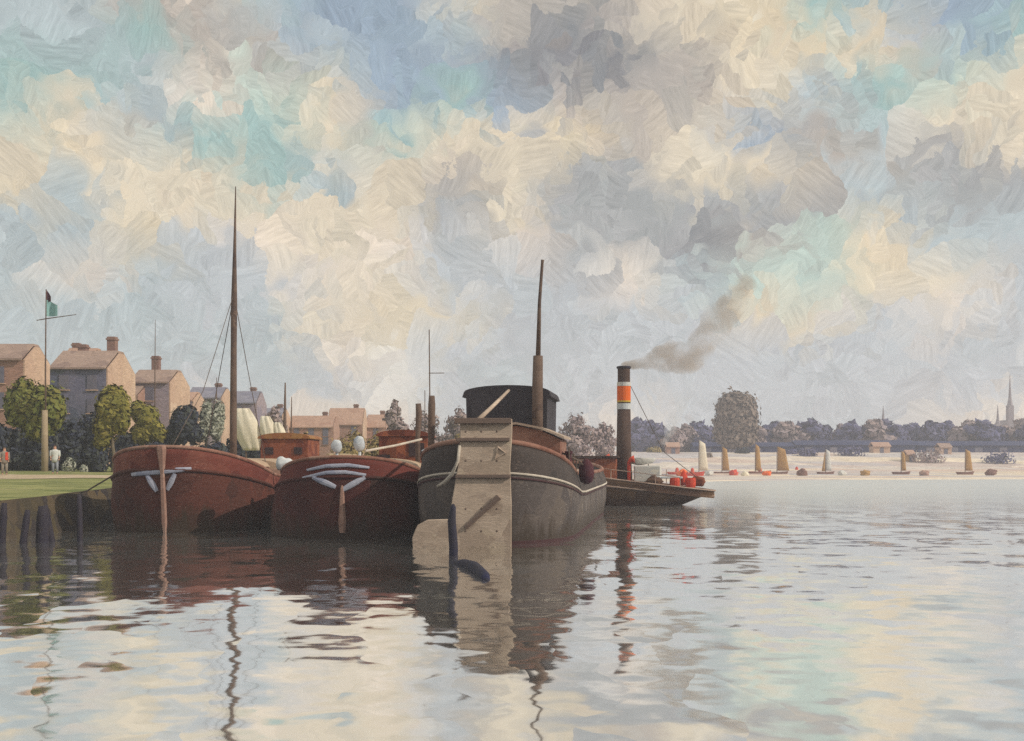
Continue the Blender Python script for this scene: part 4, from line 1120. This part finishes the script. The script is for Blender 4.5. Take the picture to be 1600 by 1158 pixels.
# ------------------------------------------------------------------ small craft along the far shore
def sailboat(label, px_, wl, top, w, mat, d_off=0.0, jib=None):
    d_ = 186.0 + d_off
    root = thing('sailing_boat', label, 'boat', (X(px_, d_), d_, 0.12), R(random.uniform(-12, 12)))
    s = d_ / F; L = max(2.6, w * s * 1.7); H = (wl - top) * s
    h = Hull(L, L * .17, L * .45, 2.0, 1.8, .62, .42, L * .5, [(-.6, .5), (0, .8), (1, 1.0)], rake=.25, a2=L * .3, zend=.5)
    mt = Matrix.Rotation(R(90), 4, 'Z') @ Matrix.Translation((0, -L / 2, 0))
    mb = h.skin([-.3, 0, .4, .8, 1.0]); bmesh.ops.transform(mb.b, matrix=mt, verts=mb.b.verts); mb.build('hull', 'boat_brown', root, True)
    mb = h.deck(.12); bmesh.ops.transform(mb.b, matrix=mt, verts=mb.b.verts); mb.build('deck', 'sand', root, True)
    MB().tube([(0, 0, 0), (0, 0, H * .6), (0, 0, H)], [.07, .06, .03], 7).build('mast', 'mast', root)
    hw = w * s
    rows = [[(.08 + hw * a * (1 - .35 * b), -.12 * math.sin(math.pi * a), .7 + (H - .9) * b * (1 - .12 * a)) for a in frange(0, 1, 6)] for b in frange(0, 1, 7)]
    MB().slab(rows, (0, .03, 0)).build('sail', mat, root, True)
    if jib:
        rows = [[(-.08 - hw * .6 * a * (1 - b), -.08 * math.sin(math.pi * a), .6 + (H - 1.0) * b) for a in frange(0, 1, 5)] for b in frange(0, .97, 6)]
        MB().slab(rows, (0, .03, 0)).build('jib', jib, root, True)
    return root
sailboat('boat with a cream sail nearest the right of the tug', 1092, 742, 686, 14, 'sail_cream')
sailboat('small boat with an ochre sail left of the rounded brown tree', 1128, 740, 694, 11, 'sail_ochre')
sailboat('boat with a narrow ochre sail below the rounded brown tree', 1180, 740, 690, 9, 'sail_ochre')
sailboat('boat with a broad ochre sail just right of the rounded tree', 1214, 742, 696, 18, 'sail_ochre')
sailboat('tallest far boat with ochre sail and white jib', 1290, 741, 699, 9, 'white', jib='sail_ochre')
sailboat('lone boat with an ochre sail near the right edge', 1508, 742, 700, 11, 'sail_ochre')
sailboat('tiny boat with ochre sail between the white jib and the right edge', 1408, 738, 699, 7, 'sail_ochre')
def rowboat(label, px_, wl, w):
    d_ = EYE * F / (wl - HY); s = d_ / F; L = w * s
    h = Hull(L, L * .17, L * .45, 2.0, 1.8, .75, .5, L * .5, [(-.6, .5), (0, .8), (1, 1.0)], rake=.2, a2=L * .3, zend=.6)
    root = thing('rowing_boat', label, 'boat', (X(px_, d_) + L / 2, d_, 0.1), R(86))
    h.skin([-.3, 0, .4, .8, 1.0]).build('hull', 'scarlet', root, True)
    h.deck(.25).build('floor', 'boat_brown', root, True)
    for q in (.35, .65): MB().box((0, L * q, .42), (L * .3, .25, .06)).build('thwart', 'timber', root)
    MB().lathe([(.3, 0), (.34, .3), (.25, .8), (.08, 1.0)], (0, L * .5, .3), 10).build('cargo', 'scarlet', root)
rowboat('red rowing boat close to the right of the tug', 1082, 745, 34)
rowboat('red rowing boat below the ochre sails right of the rounded tree', 1188, 743, 30)
rowboat('red rowing boat tied just behind the white casing of the tug', 1058, 744, 26)
rowboat('small dull red rowing boat left of the white jib', 1245, 741, 16)

for k, (px_, py_, w, d_, mt, nm, lab, cat) in enumerate([
    (1105, 716, 18, 226, 'leaf_brown', 'shore_bush', 'brown bush on the shore right of the cream sail', 'bush'),
    (1160, 708, 26, 236, 'leaf_navy', 'shore_bush', 'dark bush at the foot of the rounded brown tree', 'bush'),
    (1236, 708, 20, 236, 'leaf_blue', 'shore_bush', 'blue grey bush on the shore left of the white jib', 'bush'),
    (1262, 716, 34, 232, 'leaf_blue', 'shore_bush', 'wide blue grey bush just left of the white jib', 'bush'),
    (1330, 716, 46, 234, 'leaf_blue', 'shore_bush', 'wide blue grey bush between the white jib and the peach hut', 'bush'),
    (1450, 722, 60, 222, 'leaf_mauve', 'shore_bush', 'widest mauve bush low on the shore right of the ochre hut', 'bush'),
    (1560, 724, 54, 222, 'leaf_blue', 'shore_bush', 'blue bush low on the shore near the right edge', 'bush'),
    (1022, 700, 26, 244, 'leaf_ochre', 'shore_bush', 'warm ochre bush on the shore right of the funnel', 'bush')]):
    rs = random.Random(400 + k); r = w * .5 * d_ / F; zc_ = Z(py_, d_); h = r * .7
    mb = MB(); leaves(mb, [((0, 0, h * .3), (r, r * .6, h * .6)), ((r * .35, 0, h * .7), (r * .5, r * .5, h * .45)), ((-r * .4, 0, h * .55), (r * .45, r * .4, h * .4))], 500, .34, rs)
    o = mb.build(nm, mt, None); o.location = (X(px_, d_), d_, shore_z(X(px_, d_), d_) - .1); tag(o, lab, cat)
for px_, py_, w, d_, mt, rf_, lab in [(1378, 712, 26, 243, 'peach', 'roof_orange', 'long peach hut on the far shore, leftmost of the huts'), (1424, 724, 12, 223, 'sail_ochre', 'roof_orange', 'tiny ochre hut lowest on the far shore'), (1478, 716, 18, 240, 'peach', 'roof_brown', 'pale peach hut left of the lone ochre sail'), (1052, 714, 20, 232, 'salmon', 'roof_orange', 'small salmon hut on the shore right of the tug funnel')]:
    w_ = w * d_ / F; zb_ = shore_z(X(px_, d_), d_) - .05
    root = thing('beach_hut', lab, 'hut', (X(px_, d_), d_, zb_)); h = 1.5
    MB().box((0, 1.5, h / 2 - .5), (w_, 3, h + 1)).build('wall', mt, root)
    MB().prism([(-.3, h - .1), (1.5, h + .8), (3.3, h - .1), (3.3, h + .05), (1.5, h + .98), (-.3, h + .05)], w_ + .3, Matrix.Translation((w_ / 2 + .15, 0, 0)) @ Matrix.Rotation(R(90), 4, 'Z')).build('roof', rf_, root)
    MB().box((0, -.03, .55), (.8, .1, 1.3)).build('door', 'window_glass', root)

for k, (px_, D_, r_, mt, lab) in enumerate([
    (1066, 172, .75, 'orange', 'orange tarpaulin heap on the strand left of the cream sail'),
    (1108, 176, .6, 'white', 'white tarpaulin heap on the strand just right of the cream sail'),
    (1146, 178, .7, 'scarlet', 'red tarpaulin heap on the strand below the rounded brown tree'),
    (1164, 174, .55, 'sail_cream', 'cream tarpaulin heap on the strand below the rounded brown tree'),
    (1198, 176, .6, 'orange', 'orange tarpaulin heap on the strand between two ochre sails'),
    (1254, 174, .8, 'boat_brown', 'brown tarpaulin heap on the strand left of the white jib'),
    (1316, 178, .6, 'white', 'white tarpaulin heap on the strand right of the white jib'),
    (1352, 176, .7, 'sail_ochre', 'ochre tarpaulin heap low on the strand below the long peach hut'),
    (1444, 176, .7, 'salmon', 'salmon tarpaulin heap on the strand between the two rightmost sails'),
    (1548, 178, .8, 'boat_brown', 'brown tarpaulin heap on the strand right of the lone ochre sail')]):
    o = MB().blob((0, 0, r_ * .55), (r_ * 1.1, r_ * .9, r_ * .8), k + .5, 3, .5, 1.8).build('tarpaulin_heap', mt, None, True)
    o.location = (X(px_, D_), D_, .08); tag(o, lab, 'heap')

# ------------------------------------------------------------------ haze
m = bpy.data.materials.new('haze'); m.use_nodes = True
t = NT(m.node_tree); t.n.clear()
pv2 = t.new('ShaderNodeVolumePrincipled'); pv2.inputs['Color'].default_value = (.84, .86, .97, 1); pv2.inputs['Density'].default_value = .0010
pv2.inputs['Anisotropy'].default_value = 0.1
o = t.new('ShaderNodeOutputMaterial'); t.l.new(pv2.outputs[0], o.inputs['Volume'])
M['haze'] = m
tag(MB().box((0, 301, 21), (900, 690, 44)).build('haze', 'haze'), kind='stuff')
